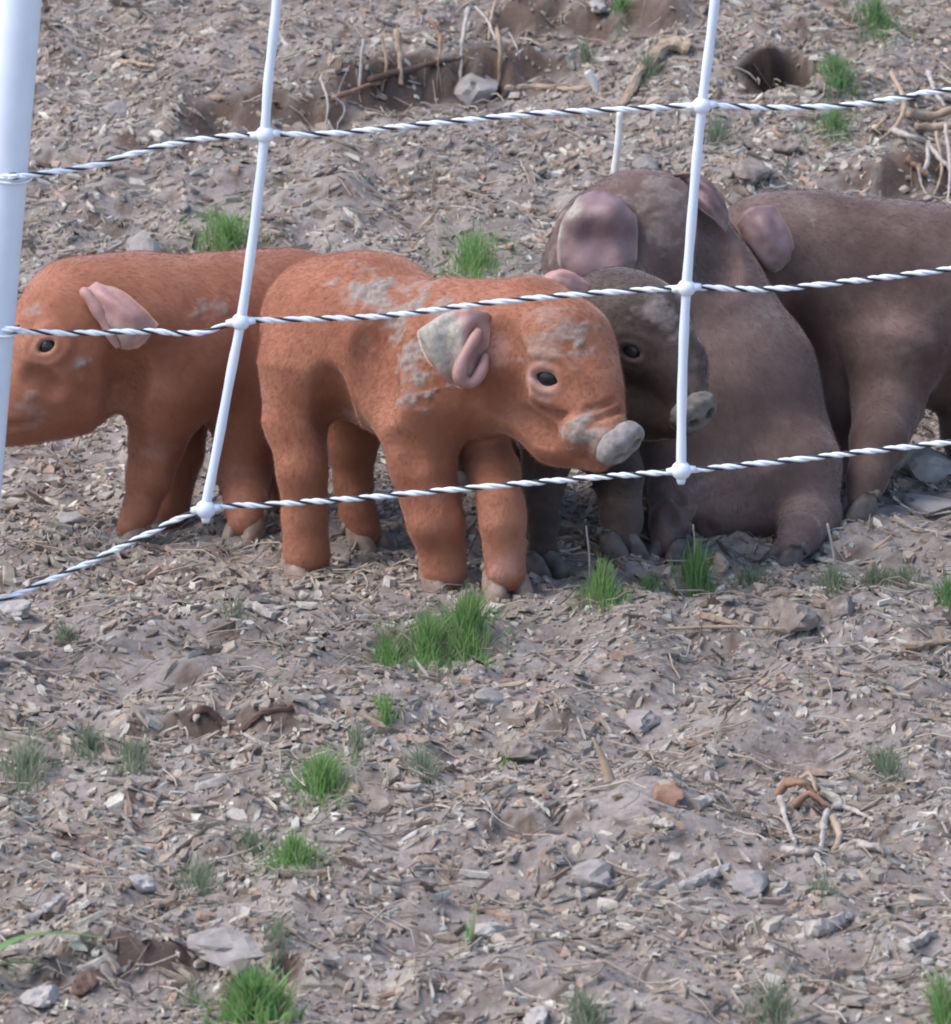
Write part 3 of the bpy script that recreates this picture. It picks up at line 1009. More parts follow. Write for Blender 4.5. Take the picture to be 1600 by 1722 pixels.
        for sg in (-1, 1):
            dc = np.array([c[0], c[1], gzc + 0.017 * size]) + (-f * 0.013 + r * sg * 0.011) * size
            parts.append(tube([dc + np.array([0, 0, 0.004]), dc, dc - f * 0.003 * size - np.array([0, 0, 0.006])], [0.002, 0.0036 * size, 0.0012], 8))
        V, F = merge(parts)
        return put('hoof', V, F, M[mat], s.root)
    def fur(s, count, length=0.0040, rad=0.000062, lightrim=1.1):
        P, N, F, MU = s.P, s.N, s.F, s.mud
        over = np.full((len(P), 3), -1.0)
        for (Ve, Fe, ce) in s.earsurf:
            F = np.concatenate([F, Fe + len(P)])
            ne = vert_normals(Ve, Fe)
            ne *= np.sign((ne * (CAM - Ve)).sum(1).mean())
            P = np.concatenate([P, Ve]); N = np.concatenate([N, ne]); MU = np.concatenate([MU, np.full(len(Ve), 0.35)])
            over = np.concatenate([over, np.tile(ce, (len(Ve), 1))])
        area = np.linalg.norm(np.cross(P[F[:, 2]] - P[F[:, 0]], P[F[:, 3]] - P[F[:, 1]]), axis=1)
        fi = rng.choice(len(F), count, p=area / area.sum())
        w = rng.random((count, 4)); w /= w.sum(1, keepdims=True)
        w = 0.5 * w + 0.125
        p = np.einsum('nk,nkd->nd', w, P[F[fi]]); n = np.einsum('nk,nkd->nd', w, N[F[fi]])
        n /= np.linalg.norm(n, axis=1, keepdims=True)
        mud = np.einsum('nk,nk->n', w, MU[F[fi]])
        ov = over[F[fi][:, 0]]
        keep = rng.random(count) > np.clip(mud * 1.5, 0, 0.97)
        for c, _, R in s.eyes:
            keep &= np.linalg.norm(p - c, axis=1) > R * 1.9
        p, n, ov = p[keep], n[keep], ov[keep]
        m_ = len(p)
        flow = s.tail_dir[None] * 0.9 + np.array([0, 0, -0.75])[None] + 0.16 * np.stack([vnoise(p[:, 0] * 18, p[:, 1] * 18, p[:, 2] * 18, seed=q) for q in (1, 2, 3)], 1)
        flow += rng.normal(0, 0.13, (m_, 3))
        t = flow - n * (flow * n).sum(1, keepdims=True)
        t /= np.linalg.norm(t, axis=1, keepdims=True) + 1e-9
        L = length * rng.uniform(0.55, 1.25, m_)[:, None]
        lift = rng.uniform(0.08, 0.34, m_)[:, None]
        gd = (rng.random(m_) < 0.08)[:, None]
        L = np.where(gd, L * 1.35, L); lift = np.where(gd, lift + 0.18, lift)
        p0 = p - n * 0.0004
        p1 = p + (t * 0.5 + n * lift * 0.6) * L
        p2 = p + (t * 1.0 + n * lift * 0.8) * L
        pts = np.stack([p0, p1, p2], 1).reshape(-1, 3) - ORIGIN[s.root.name]
        hc = bpy.data.hair_curves.new('fur')
        hc.add_curves([3] * m_)
        hc.attributes['position'].data.foreach_set('vector', pts.astype(np.float32).ravel())
        ra = hc.attributes.get('radius') or hc.attributes.new('radius', 'FLOAT', 'POINT')
        ra.data.foreach_set('value', np.tile([rad, rad * 0.8, rad * 0.2], m_).astype(np.float32))
        base, dark, light = [np.array(s.cols[q]) for q in ('base', 'dark', 'light')]
        u = np.clip(0.5 + 0.28 * fbm(p[:, 0] * 11, p[:, 1] * 11, p[:, 2] * 11, seed=77, oct=2) + rng.normal(0, 0.08, m_), 0, 1)[:, None]
        cc = np.where(u < 0.5, dark + (base - dark) * u * 2, base + (light - base) * (u - 0.5) * 2) * lightrim
        cc = np.where(gd, cc * 1.12 + 0.01, cc)
        cc = np.where(ov[:, :1] >= 0, ov * rng.uniform(0.8, 1.25, (m_, 1)), cc)
        ca = hc.attributes.new('hcol', 'FLOAT_COLOR', 'CURVE')
        ca.data.foreach_set('color', np.concatenate([np.clip(cc, 0, 1), np.ones((m_, 1))], 1).astype(np.float32).ravel())
        hc.materials.append(M['fur'])
        o = bpy.data.objects.new('fur', hc)
        col.objects.link(o)
        o.parent = s.root
        o['kind'] = 'stuff'
        return o

def legfoot(px, py, r=34, up=0):
    """lowest joint of a leg: stands on the ground seen at px, py"""
    g = G(px, py)
    return g[1]

# ------------------------------------------------------------------ centre piglet (orange, facing right towards the fence)
def center_extra(s):
    s.groove([(1005, 792), (985, 775), (955, 752), (938, 738)], 0.0022)
    s.groove([(960, 700), (935, 698), (915, 690)], 0.0016, 0.005)
    s.groove([(925, 715), (905, 706), (890, 690)], 0.0012, 0.005)
    s.groove([(985, 690), (1010, 684), (1035, 672)], 0.0012, 0.004)
    s.groove([(1000, 706), (1022, 698), (1048, 688)], 0.0012, 0.004)
    s.bulge([(955, 745), (975, 725)], 0.009, 0.01, 0.006)
    s.groove([(655, 735), (680, 752), (700, 782)], 0.002, 0.014, 0.004)
    s.groove([(838, 560), (856, 620), (850, 690)], 0.002, 0.022, 0.004)
    s.groove([(640, 560), (626, 620), (636, 690)], 0.003, 0.028, 0.006)
    s.groove([(556, 640), (566, 680), (560, 720)], 0.0026, 0.02, 0.004)
    s.groove([(880, 700), (900, 722), (925, 735)], 0.0014, 0.012)
center = Pig('piglet', 'orange piglet with mud-caked ear and snout at the middle of the group, facing right', 
    body=[[(552, 545, -0.115, 116), (625, 560, -0.145, 124), (715, 612, -0.185, 116), (800, 618, -0.215, 104), (905, 590, -0.25, 98), (942, 602, -0.268, 87)],
          [(640, 605, -0.15, 108), (712, 652, -0.188, 92)],
          (0.014, [(942, 602, -0.268, 86), (990, 668, -0.298, 53), (1024, 736, -0.323, 37)]),
          (0.014, [(880, 662, -0.25, 74), (940, 728, -0.28, 48), (1004, 768, -0.310, 28)]),
          [(760, 530, -0.20, 58), (880, 535, -0.24, 58)], (0.02, [(962, 575, -0.27, 54), (985, 625, -0.284, 46)])],
    legs=[[(513, 622, -0.150, 82), (500, 705, -0.158, 56), (508, 790, -0.172, 41), (513, 870, -0.172, 36), (516, 932, -0.175, 39)],
          [(610, 660, -0.085, 70), (592, 745, -0.09, 42), (594, 810, -0.09, 31), (603, 864, -0.1, 28), (613, 893, -0.105, 28)],
          [(700, 685, -0.222, 78), (710, 775, -0.228, 56), (724, 835, -0.235, 48), (734, 878, -0.242, 47), (742, 915, -0.24, 37), (748, 960, -0.244, 39)],
          [(795, 715, -0.175, 52), (832, 795, -0.225, 41), (844, 850, -0.258, 38), (847, 880, -0.264, 37), (849, 922, -0.266, 33), (852, 962, -0.271, 34)]],
    eyes=[(918, 637, 0.14, 1.1)],
    mud=[(640, 490, 66, 0.95), (700, 505, 46, .9), (685, 590, 56, .85), (700, 645, 48, .9), (670, 555, 55, .8), (955, 560, 46, .65), (970, 575, 22, .9), (915, 585, 32, .5), (975, 727, 36, .95), (935, 590, 25, .5),
         (1012, 735, 46, .75), (740, 515, 30, .7), (930, 530, 36, .4), (880, 610, 14, .5)],
    pink=[(916, 640, 46, 1.0), (600, 710, 40, .7), (850, 960, 45, .35), (840, 590, 45, .4)],
    mat='orange', cols=ORANGE, tail_dir=(-0.8, 0.5, 0), extra=center_extra, h=0.00145)
center.snout(1047, 750, -0.334, (0.66, -0.56, -0.48), (0.66, 0.44, 0.46), 0.0195, 0.0148, 'snout', depth=0.009, nostril=0.27)
center.ear((790, 560), [[(740, 532, .002), (768, 522, .010), (798, 520, .012), (826, 530, .004)],
                        [(700, 556, .008), (745, 560, .020), (785, 562, .018), (822, 566, .010)],
                        [(712, 598, .012), (745, 606, .022), (778, 608, .024), (818, 606, .014)],
                        [(750, 640, .014), (765, 650, .020), (788, 652, .024), (812, 638, .018)]], 'ear_pink',
           muddy=[(735, 570, 52, 1.0), (760, 600, 40, .9)], fold=0.0028,
           rim=[(806, 556, .016), (794, 578, .024), (778, 608, .030), (775, 636, .031), (794, 643, .029), (811, 622, .025), (817, 596, .018)], rimr=0.0052)
center.hoof(516, 959, -0.176, -1.0, 1.08, 'hoof')
center.hoof(617, 923, -0.105, -0.6, 0.92, 'hoof')
center.hoof(750, 989, -0.243, -1.0, 1.15, 'hoof')
center.hoof(854, 1002, -0.271, -1.2, 1.1, 'hoof')
center.fur(95000)

# ------------------------------------------------------------------ left piglet (rust, head down behind the post)
def left_extra(s):
    s.groove([(10, 716), (35, 714), (60, 708)], 0.0014, 0.005, 0.0012)
    s.groove([(50, 632), (75, 640), (92, 655)], 0.0014, 0.012, 0.0035)
    s.groove([(205, 600), (215, 640), (200, 675)], 0.002, 0.02, 0.003)
left = Pig('piglet', 'rusty orange piglet at the left, its face partly hidden by the white post',
    body=[[(490, 520, 0.0, 104), (400, 550, -0.02, 114), (310, 562, -0.04, 120), (225, 545, -0.055, 108), (140, 540, -0.07, 98)],
          [(330, 600, -0.035, 108), (290, 620, -0.045, 90)],
          [(130, 540, -0.07, 92), (75, 605, -0.08, 74), (28, 675, -0.09, 48), (-2, 705, -0.095, 42)],
          [(150, 600, -0.068, 84), (110, 655, -0.075, 68), (50, 690, -0.085, 44)]],
    legs=[[(290, 645, -0.072, 74), (266, 740, -0.062, 47), (252, 800, -0.066, 37), (236, 858, -0.072, 28), (220, 885, -0.076, 25)],
          [(300, 650, -0.0, 66), (300, 760, 0.0, 42), (285, 845, -0.01, 32), (275, 870, -0.01, 30)],
          [(450, 600, -0.042, 82), (415, 720, -0.045, 56), (412, 800, -0.045, 44), (415, 850, -0.078, 34), (412, 876, -0.092, 29)],
          [(500, 620, 0.03, 72), (480, 740, 0.02, 46), (485, 850, 0.01, 36), (480, 880, 0.01, 34)]],
    eyes=[(78, 582, -0.5, 0.8)],
    mud=[(135, 612, 24, .8), (345, 520, 26, .5), (365, 515, 22, .5), (60, 520, 22, .5), (45, 680, 30, .4), (60, 700, 26, .4)],
    pink=[(75, 580, 36, .4), (270, 760, 40, .25)],
    mat='rust', cols=RUST, tail_dir=(0.9, 0.3, 0), extra=left_extra, h=0.0018)
left.snout(-14, 718, -0.10, (-0.75, -0.25, -0.6), (0.3, -0.95, 0.0), 0.020, 0.015, 'snout')
left.ear((150, 495), [[(138, 505, -.004), (145, 488, .006), (166, 475, -.002)],
                      [(163, 528, .008), (182, 510, .016), (204, 488, .008)],
                      [(186, 566, .012), (214, 545, .022), (238, 514, .014)],
                      [(204, 589, .012), (236, 582, .018), (267, 545, .014)]], 'ear_pink', muddy=[(195, 570, 30, .5)], fold=0.0012,
         rim=[(140, 488, .004), (150, 500, .010), (168, 526, .013), (184, 556, .015), (200, 584, .013)], rimr=0.0050, rimmat='ear_pink')
left.hoof(215, 909, -0.077, math.pi + 0.6, 0.85, 'hoof')
left.hoof(272, 885, -0.01, math.pi + 0.3, 0.85, 'hoof')
left.hoof(411, 912, -0.094, math.pi + 1.1, 0.92, 'hoof')
left.hoof(478, 895, 0.01, math.pi + 0.3, 0.85, 'hoof')
left.fur(65000)

# ------------------------------------------------------------------ dark piglet behind the centre one
dark = Pig('piglet', 'dark muddy piglet squeezed behind the orange one, only its face and front legs showing',
    body=[[(800, 655, 0.05, 92), (870, 650, -0.02, 104), (960, 620, -0.085, 98), (1040, 555, -0.135, 92), (1075, 560, -0.15, 86)],
          (0.014, [(1072, 560, -0.15, 84), (1128, 612, -0.17, 56), (1158, 675, -0.19, 34)]),
          (0.014, [(1030, 630, -0.14, 70), (1090, 690, -0.165, 46), (1138, 712, -0.185, 28)]),
          [(850, 705, -0.03, 98), (950, 700, -0.085, 84)]],
    legs=[[(930, 700, -0.11, 62), (915, 800, -0.125, 36), (912, 880, -0.16, 27), (914, 925, -0.185, 25)],
          [(1000, 700, -0.09, 62), (1040, 800, -0.10, 42), (1046, 870, -0.14, 34), (1046, 915, -0.155, 30)],
          [(800, 700, 0.07, 66), (800, 800, 0.07, 40), (800, 860, 0.06, 32)],
          [(850, 700, 0.02, 62), (850, 800, 0.01, 40), (850, 890, 0.0, 32)]],
    eyes=[(1062, 592, 0.3, 0.85)],
    mud=[(1105, 515, 42, .75), (1130, 540, 34, .5), (1165, 600, 36, .3)],
    pink=[(1165, 640, 20, .2)],
    mat='umber', cols=UMBER, tail_dir=(-0.8, 0.5, 0))
dark.snout(1172, 697, -0.207, (0.62, -0.66, -0.32), (0.78, 0.5, 0.28), 0.0195, 0.0145, 'snout_dark')
dark.ear((985, 500), [[(1000, 480, -.012), (985, 500, -.004), (975, 520, -.01)], [(950, 452, -.008), (945, 475, .002), (950, 505, -.004)], [(905, 466, -.008), (912, 485, .0), (928, 502, -.004)]], 'ear_pink', fold=0.0006)
dark.hoof(918, 957, -0.2, -0.8, 1.0, 'hoof_dark')
dark.hoof(1048, 948, -0.165, -0.8, 1.0, 'hoof_dark')
dark.hoof(800, 880, 0.06, -0.6, 0.9, 'hoof_dark')
dark.hoof(850, 905, 0.0, -0.6, 0.9, 'hoof_dark')
dark.fur(40000)

# ------------------------------------------------------------------ big sitting piglet
def sit_extra(s):
    s.groove([(1140, 830), (1165, 865), (1195, 895)], 0.002, 0.008)
    s.groove([(1190, 345), (1212, 410), (1205, 470)], 0.0035, 0.022)
    s.groove([(1125, 860), (1150, 900), (1170, 925)], 0.002, 0.008)
sitting = Pig('piglet', 'large grey brown piglet sitting upright behind the dark one, big floppy pink ear',
    body=[[(1280, 790, 0.0, 136), (1230, 640, 0.03, 134), (1160, 505, 0.055, 120), (1110, 420, 0.06, 108), (1080, 395, 0.045, 100)],
          [(1200, 800, -0.025, 110), (1195, 690, 0.0, 122)],
          [(1270, 840, -0.01, 112), (1210, 840, -0.03, 90)],
          [(1070, 400, 0.04, 98), (1020, 480, 0.005, 72), (985, 560, -0.025, 46)],
          [(990, 400, 0.06, 60), (960, 440, 0.05, 48)]],
    legs=[[(1150, 640, -0.0, 70), (1135, 790, -0.045, 52), (1128, 880, -0.11, 36), (1125, 918, -0.135, 29)],
          [(1110, 640, 0.06, 60), (1100, 790, 0.05, 46), (1095, 870, 0.04, 34)],
          [(1330, 800, -0.035, 88), (1360, 865, -0.05, 54), (1345, 900, -0.11, 34), (1328, 926, -0.14, 26)],
          [(1330, 820, 0.06, 70), (1310, 870, 0.05, 46)]],
    eyes=[], mud=[(1110, 330, 60, .55), (1120, 400, 60, .5), (1000, 300, 36, .7), (960, 340, 34, .8), (1110, 385, 34, .4), (1130, 420, 28, .35), (1290, 520, 40, .25), (930, 420, 30, .6)],
    pink=[(1190, 860, 90, .38), (1260, 880, 60, .3), (1240, 470, 60, .12)],
    mat='brown', cols=BROWN, tail_dir=(0.45, 0.1, -0.9), extra=sit_extra)
sitting.ear((1010, 350), [[(972, 332, .006), (1000, 322, .012), (1032, 328, .012), (1058, 348, .004)],
                          [(948, 362, .020), (990, 356, .034), (1035, 356, .036), (1070, 366, .024)],
                          [(937, 402, .022), (985, 402, .030), (1035, 402, .034), (1073, 402, .028)],
                          [(938, 438, .026), (985, 442, .036), (1035, 440, .040), (1072, 434, .034)],
                          [(948, 459, .026), (990, 471, .040), (1035, 466, .044), (1066, 451, .034)]], 'ear_mauve', fold=0.0016, thick=0.0026,
            muddy=[(955, 345, 26, .8), (940, 385, 16, .7)])
sitting.ear((1160, 320), [[(1130, 292, -.006), (1150, 300, -.012), (1158, 335, -.004)],
                          [(1172, 290, -.006), (1185, 318, .000), (1182, 355, .004)],
                          [(1205, 318, -.006), (1208, 345, .000), (1204, 372, .004)],
                          [(1224, 362, -.006), (1226, 375, -.002), (1222, 392, .002)]], 'ear_mauve', fold=0.0012, thick=0.0026)
sitting.hoof(1122, 946, -0.145, -2.2, 0.95, 'hoof_dark')
sitting.hoof(1092, 890, 0.04, -2.2, 0.9, 'hoof_dark')
sitting.hoof(1316, 945, -0.15, -2.6, 0.9, 'hoof_dark')
sitting.hoof(1300, 890, 0.05, -2.6, 0.9, 'hoof_dark')
sitting.fur(75000, length=0.0038)

# ------------------------------------------------------------------ right piglet
right = Pig('piglet', 'brown piglet at the right edge, its head tucked behind the sitting one',
    body=[[(1700, 520, 0.180, 140), (1570, 500, 0.150, 148), (1455, 480, 0.135, 138), (1360, 440, 0.125, 108), (1290, 430, 0.115, 92)],
          [(1640, 560, 0.160, 130), (1480, 560, 0.135, 118)],
          [(1290, 430, 0.115, 88), (1240, 490, 0.105, 62), (1205, 550, 0.100, 42)]],
    legs=[[(1510, 580, 0.085, 92), (1495, 670, 0.070, 62), (1478, 740, 0.015, 47), (1460, 800, -0.010, 34), (1448, 842, -0.030, 27)],
          [(1430, 580, 0.12, 84), (1418, 690, 0.10, 52), (1412, 780, 0.09, 38), (1408, 815, 0.085, 33)],
          [(1690, 620, 0.130, 96), (1640, 720, 0.125, 58), (1650, 800, 0.120, 40), (1640, 830, 0.115, 36)],
          [(1740, 620, 0.220, 90), (1720, 720, 0.230, 50), (1720, 780, 0.230, 36)]],
    eyes=[], mud=[(1365, 372, 12, .8), (1345, 345, 40, .3), (1260, 340, 30, .4)], pink=[(1530, 560, 60, .2)],
    mat='sepia', cols=SEPIA, tail_dir=(0.95, 0.2, 0))
right.ear((1285, 375), [[(1238, 378, 0.006), (1262, 350, 0.016), (1305, 346, 0.006)], [(1250, 408, 0.016), (1285, 392, 0.028), (1324, 380, 0.016)], [(1268, 440, 0.020), (1300, 430, 0.030), (1336, 408, 0.020)], [(1288, 456, 0.020), (1308, 456, 0.026), (1330, 436, 0.020)]], 'ear_mauve', fold=0.0014, thick=0.0026)
right.hoof(1440, 868, -0.038, math.pi + 0.5, 0.95, 'hoof_dark')
right.hoof(1404, 836, 0.083, math.pi + 0.4, 0.9, 'hoof_dark')
right.hoof(1634, 850, 0.06, math.pi + 0.4, 0.9, 'hoof_dark')
right.hoof(1716, 800, 0.18, math.pi + 0.4, 0.9, 'hoof_dark')
right.fur(52000, length=0.0038)

# ------------------------------------------------------------------ grass
def grass_tuft(label, px, py, wpx, hpx, n, mat='grass', ry=None, lean=0.5, bw=0.0013, group='grass tufts on the soil', name='grass_tuft', cat='grass'):
    """blades rooted in the ground round the spot seen at px, py (py is the foot of the tuft)"""
    g = G(px, py)
    s = mpp(g)
    rx = wpx * 0.5 * s; ry = rx * 0.9 if ry is None else ry
    Vs, Fs = [], []
    n = int(n * 4.6); wpx *= 1.85; hpx *= 0.9; ry = None if ry is None else ry * 1.15
    aq = [(random.uniform(0, 2 * math.pi), min(abs(random.gauss(0, 0.7)), 1.5)) for _ in range(n)]
    xs = np.array([g[0] + rx * q * math.cos(a) for a, q in aq]); ys = np.array([g[1] + ry * q * math.sin(a) for a, q in aq])
    zs = gz(xs, ys) - 0.002
    for i in range(n):
        a, q = aq[i]
        x, y, z = xs[i], ys[i], zs[i]
        h = hpx * s * random.uniform(0.35, 1.3) * (1 - 0.6 * min(q, 1))
        w = bw * random.uniform(0.5, 1.15)
        la = random.uniform(0, 2 * math.pi)
        ln = h * abs(random.gauss(0, lean)) + 0.15 * h * q
        dirv = np.array([math.cos(la), math.sin(la), 0]) * 0.7 + np.array([math.cos(a), math.sin(a), 0]) * 0.5 * q
        fa = random.uniform(0, math.pi)
        side = np.array([math.cos(fa), math.sin(fa), 0])
        pts_ = []
        for t in (0, 0.3, 0.6, 0.85, 1.0):
            c = np.array([x, y, z]) + np.array([0, 0, h * (t - 0.18 * lean * t * t)]) + dirv * ln * t * t
            ww = w * (1 - t ** 2.2) * 0.5 * (0.75 + 0.5 * t)
            pts_ += [c - side * ww, c + side * ww] if t < 1 else [c]
        k0 = len(Vs)
        Vs += pts_
        Fs += [[k0 + 2 * j, k0 + 2 * j + 1, k0 + 2 * j + 3, k0 + 2 * j + 2] for j in range(3)] + [[k0 + 6, k0 + 7, k0 + 8]]
    o = put(name, np.array(Vs), Fs, M[mat], origin=g)
    return tag(o, label, cat, group)

T = grass_tuft
T('wide low grass patch just behind the back of the left piglet', 380, 418, 130, 66, 190, 'grass', 0.06)
T('grass patch behind the back of the orange middle piglet', 795, 452, 110, 62, 170, 'grass', 0.08)
T('right end of the bright grass strip, at the orange piglet\'s front hooves', 785, 1068, 90, 92, 190, 'grass', 0.05)
T('middle of the bright grass strip below the orange piglet', 718, 1096, 84, 80, 160, 'grass', 0.045)
T('left end of the bright grass strip below the orange piglet', 655, 1122, 64, 60, 110, 'grass', 0.04)
T('tall grass clump with upright stems beside the dark piglet\'s feet', 1012, 1015, 66, 90, 120, 'grass', 0.03, lean=0.22)
T('upright grass clump in front of the sitting piglet\'s belly', 1172, 985, 56, 90, 70, 'grass', 0.03, lean=0.2)
T('low dusty grass in front of the sitting piglet\'s hind foot', 1260, 988, 130, 40, 90, 'grass_pale', 0.04)
T('dusty bluish grass right beside the sitting piglet\'s hind foot', 1402, 985, 72, 52, 80, 'grass_pale', 0.03)
T('dusty bluish grass straight below the right piglet\'s front leg', 1468, 985, 64, 50, 70, 'grass_pale', 0.03)
T('grass tuft cut by the right edge level with the piglets\' feet', 1592, 1010, 36, 60, 60, 'grass_deep', 0.04)
T('small lone grass tuft below the lower twine at the left', 112, 1085, 34, 46, 60, 'grass_pale', 0.014)
T('small green tuft below the long grass patch', 648, 1210, 44, 52, 55, 'grass', 0.025)
T('bright round grass tuft left of the picture\'s middle, below the dark root', 540, 1325, 92, 74, 190, 'grass', 0.035)
T('thin grass sprigs up and right of the bright round tuft', 600, 1262, 40, 60, 28, 'grass_pale', 0.03)
T('faint sparse grass right of the bright round tuft', 712, 1300, 70, 66, 40, 'grass_pale', 0.04)
T('bright grass tuft leaning right, lower left of the middle', 492, 1452, 98, 66, 170, 'grass', 0.04)
T('pale thin grass left of the leaning tuft', 335, 1490, 110, 60, 60, 'grass_pale', 0.05)
T('faint grass sprigs above the big bottom tuft', 466, 1580, 60, 66, 34, 'grass_pale', 0.04)
T('big bright grass tuft at the bottom edge', 428, 1712, 104, 104, 240, 'grass', 0.03, bw=0.0026)
T('sparse grass beside the big bottom tuft', 325, 1700, 70, 60, 34, 'grass_pale', 0.04)
T('few upright grass blades alone near the bottom middle', 792, 1590, 8, 112, 2, 'grass', 0.008, lean=0.15, bw=0.0030)
T('loose grass at the left edge below the post', 42, 1300, 120, 62, 120, 'grass_pale', 0.07)
T('loose pale grass between the left edge and the dark root', 222, 1285, 80, 62, 75, 'grass_pale', 0.05)
T('tiny grass blades beside a dark stone right of the middle', 852, 1290, 50, 46, 16, 'grass', 0.02)
T('faint grey green grass at the right, above the orange bark', 1492, 1300, 80, 62, 50, 'grass_pale', 0.04)
T('low grass at the bottom edge right of the middle', 985, 1722, 90, 66, 70, 'grass_pale', 0.04)
T('low grass at the bottom edge near the right', 1300, 1715, 110, 62, 90, 'grass_pale', 0.04)
T('grass tuft in the bottom right corner', 1585, 1715, 46, 96, 60, 'grass', 0.03)
T('thin pale grass under the orange bark', 1385, 1500, 70, 60, 26, 'grass_pale', 0.03)
T('green grass growing beside the dark burrow hole', 1408, 138, 84, 62, 120, 'grass_deep', 0.05)
T('grass below the burrow hole, under the upper twine', 1402, 222, 74, 54, 90, 'grass_deep', 0.045)
T('grass at the top edge near the right corner', 1472, 36, 84, 60, 110, 'grass_deep', 0.055)
T('small grass patch at the top edge right of the middle', 1045, 14, 50, 40, 60, 'grass_deep', 0.04)
T('thin grass beside the tan root and the upper twine', 1090, 128, 50, 60, 60, 'grass_pale', 0.035)
T('thin grass right of the white stay, above the sitting piglet', 1205, 232, 60, 52, 60, 'grass_pale', 0.04)
T('short grass sprigs left of the bleached stalk', 985, 105, 26, 56, 24, 'grass_pale', 0.016)
T('faint grass in front of the left piglet\'s hind foot', 395, 1035, 90, 40, 40, 'grass_pale', 0.04)

T('dusty grass in front of the right piglet\'s front hoof', 1520, 985, 90, 46, 60, 'grass_pale', 0.03)
T('short dusty grass left of the root in the hollow', 150, 1262, 90, 50, 60, 'grass_pale', 0.03)
T('dusty green patch between the two bright tufts lower left', 420, 1430, 80, 44, 50, 'grass_pale', 0.03)
T('short grass between the tall clump and the belly clump', 1090, 995, 60, 36, 60, 'grass', 0.02)
def wide_blade(parent, pix, width, mat, lift):
    P = spline([G(px, py) + np.array([0, 0, l]) for (px, py), l in zip(pix, lift)], 18)
    t = np.linspace(0, 1, 18)
    w = width * np.sin(np.pi * np.clip(0.12 + 0.88 * t, 0, 1)) ** 0.7 * 0.5
    T_ = np.gradient(P, axis=0); T_ /= np.linalg.norm(T_, axis=1, keepdims=True)
    S = np.cross(T_, [0, 0.3, 1.0]); S /= np.linalg.norm(S, axis=1, keepdims=True)
    up = np.cross(S, T_)
    V = np.stack([P - S * w[:, None] + up * 0.25 * w[:, None], P, P + S * w[:, None] + up * 0.25 * w[:, None]], 1).reshape(-1, 3)
    F = [[i * 3 + j, i * 3 + j + 1, i * 3 + j + 4, i * 3 + j + 3] for i in range(17) for j in range(2)]
    return put('blade', V, F, M[mat], parent)
gp = tag(empty('grass_plant', G(20, 1660)), 'broad green grass blades lying at the lower left edge', 'grass')
wide_blade(gp, [(-60, 1690), (30, 1648), (110, 1618), (188, 1608)], 0.012, 'grass', (0.02, 0.025, 0.018, 0.01))
wide_blade(gp, [(-60, 1670), (10, 1655), (50, 1645), (70, 1640)], 0.010, 'grass_deep', (0.012, 0.012, 0.008, 0.004))

# ------------------------------------------------------------------ stones, clods and wood picked out one by one
def lump(label, px, py, wpx, hpx, dep, mat, cat, name, seed, flat=0.0, rotz=0.0, group=None, sink=0.42, sharp=0.35):
    """an irregular stone or clod: py is its lower edge"""
    g = G(px, py - hpx * 0.15)
    s = mpp(g)
    import bmesh
    bm = bmesh.new()
    bmesh.ops.create_icosphere(bm, subdivisions=3, radius=1.0)
    V = np.array([v.co[:] for v in bm.verts]); F = [[v.index for v in f.verts] for f in bm.faces]
    bm.free()
    r = 1 + sharp * fbm(V[:, 0] * 1.3 + seed, V[:, 1] * 1.3, V[:, 2] * 1.3, seed=seed, oct=2) + 0.13 * fbm(V[:, 0] * 4, V[:, 1] * 4, V[:, 2] * 4 + seed, seed=seed + 1, oct=3)
    V = V * r[:, None]
    prs = np.random.default_rng(seed)
    for _ in range(6):     # chipped facets
        n = unit(prs.normal(size=3)); d = prs.uniform(0.55, 0.85)
        h = V @ n - d
        V = V - np.where(h > 0, h, 0)[:, None] * n * 0.85
    V = V * np.array([wpx * 0.5 * s, dep * 0.5, hpx * 0.5 * s / max(math.cos(PITCH), 0.1)])
    c, sn = math.cos(rotz), math.sin(rotz)
    V = V @ np.array([[1, 0, 0], [0, 1, 0], [0, 0, 1.0]]) @ np.array([[c, 0, -sn], [0, 1, 0], [sn, 0, c]])
    V = V + g + np.array([0, 0, hpx * s * (0.5 - sink)])
    o = put(name, V, F, M[mat], smooth=False, origin=g)
    return tag(o, label, cat, group)

lump('pale flat stone on the ground under the twine at the left edge', 28, 1034, 60, 34, 0.03, 'stone_pale', 'stone', 'stone', 1)
lump('long grey stone low in the mulch left of the piglets\' fence knot', 122, 878, 56, 24, 0.02, 'stone_pale', 'stone', 'stone', 2)
lump('block shaped grey stone right of the long grass patch', 824, 1188, 52, 40, 0.03, 'stone', 'stone', 'stone', 3)
lump('grey wedge shaped stone right of the middle', 1072, 1224, 64, 38, 0.035, 'stone', 'stone', 'stone', 4)
lump('large grey cracked clod near the bottom, right of the middle', 992, 1492, 84, 54, 0.05, 'stone', 'clod', 'earth_clod', 5)
lump('dark grey clod between the wedge stone and the small grass blades', 878, 1272, 74, 44, 0.04, 'clod', 'clod', 'earth_clod', 6)
lump('crumbly pale clod right of the round grass tuft', 640, 1372, 90, 56, 0.05, 'clod', 'clod', 'earth_clod', 7)
lump('flat tan stone slab at the lower left, beside the sparse grass', 380, 1600, 150, 42, 0.07, 'stone', 'stone', 'stone', 8)
lump('white flat stone at the lower left, pointing to the broad blade', 70, 1688, 60, 40, 0.03, 'stone_pale', 'stone', 'stone', 9)
lump('small bluish stone lower left of the middle', 238, 1496, 46, 30, 0.025, 'stone_pale', 'stone', 'stone', 10, rotz=0.3)
lump('pale oval pebble beside the right piglet\'s back', 1396, 266, 20, 14, 0.012, 'stone_pale', 'pebble', 'pebble', 11)
lump('lower of two pale pebbles beside the right piglet\'s back', 1416, 274, 20, 12, 0.012, 'stone_pale', 'pebble', 'pebble', 12)
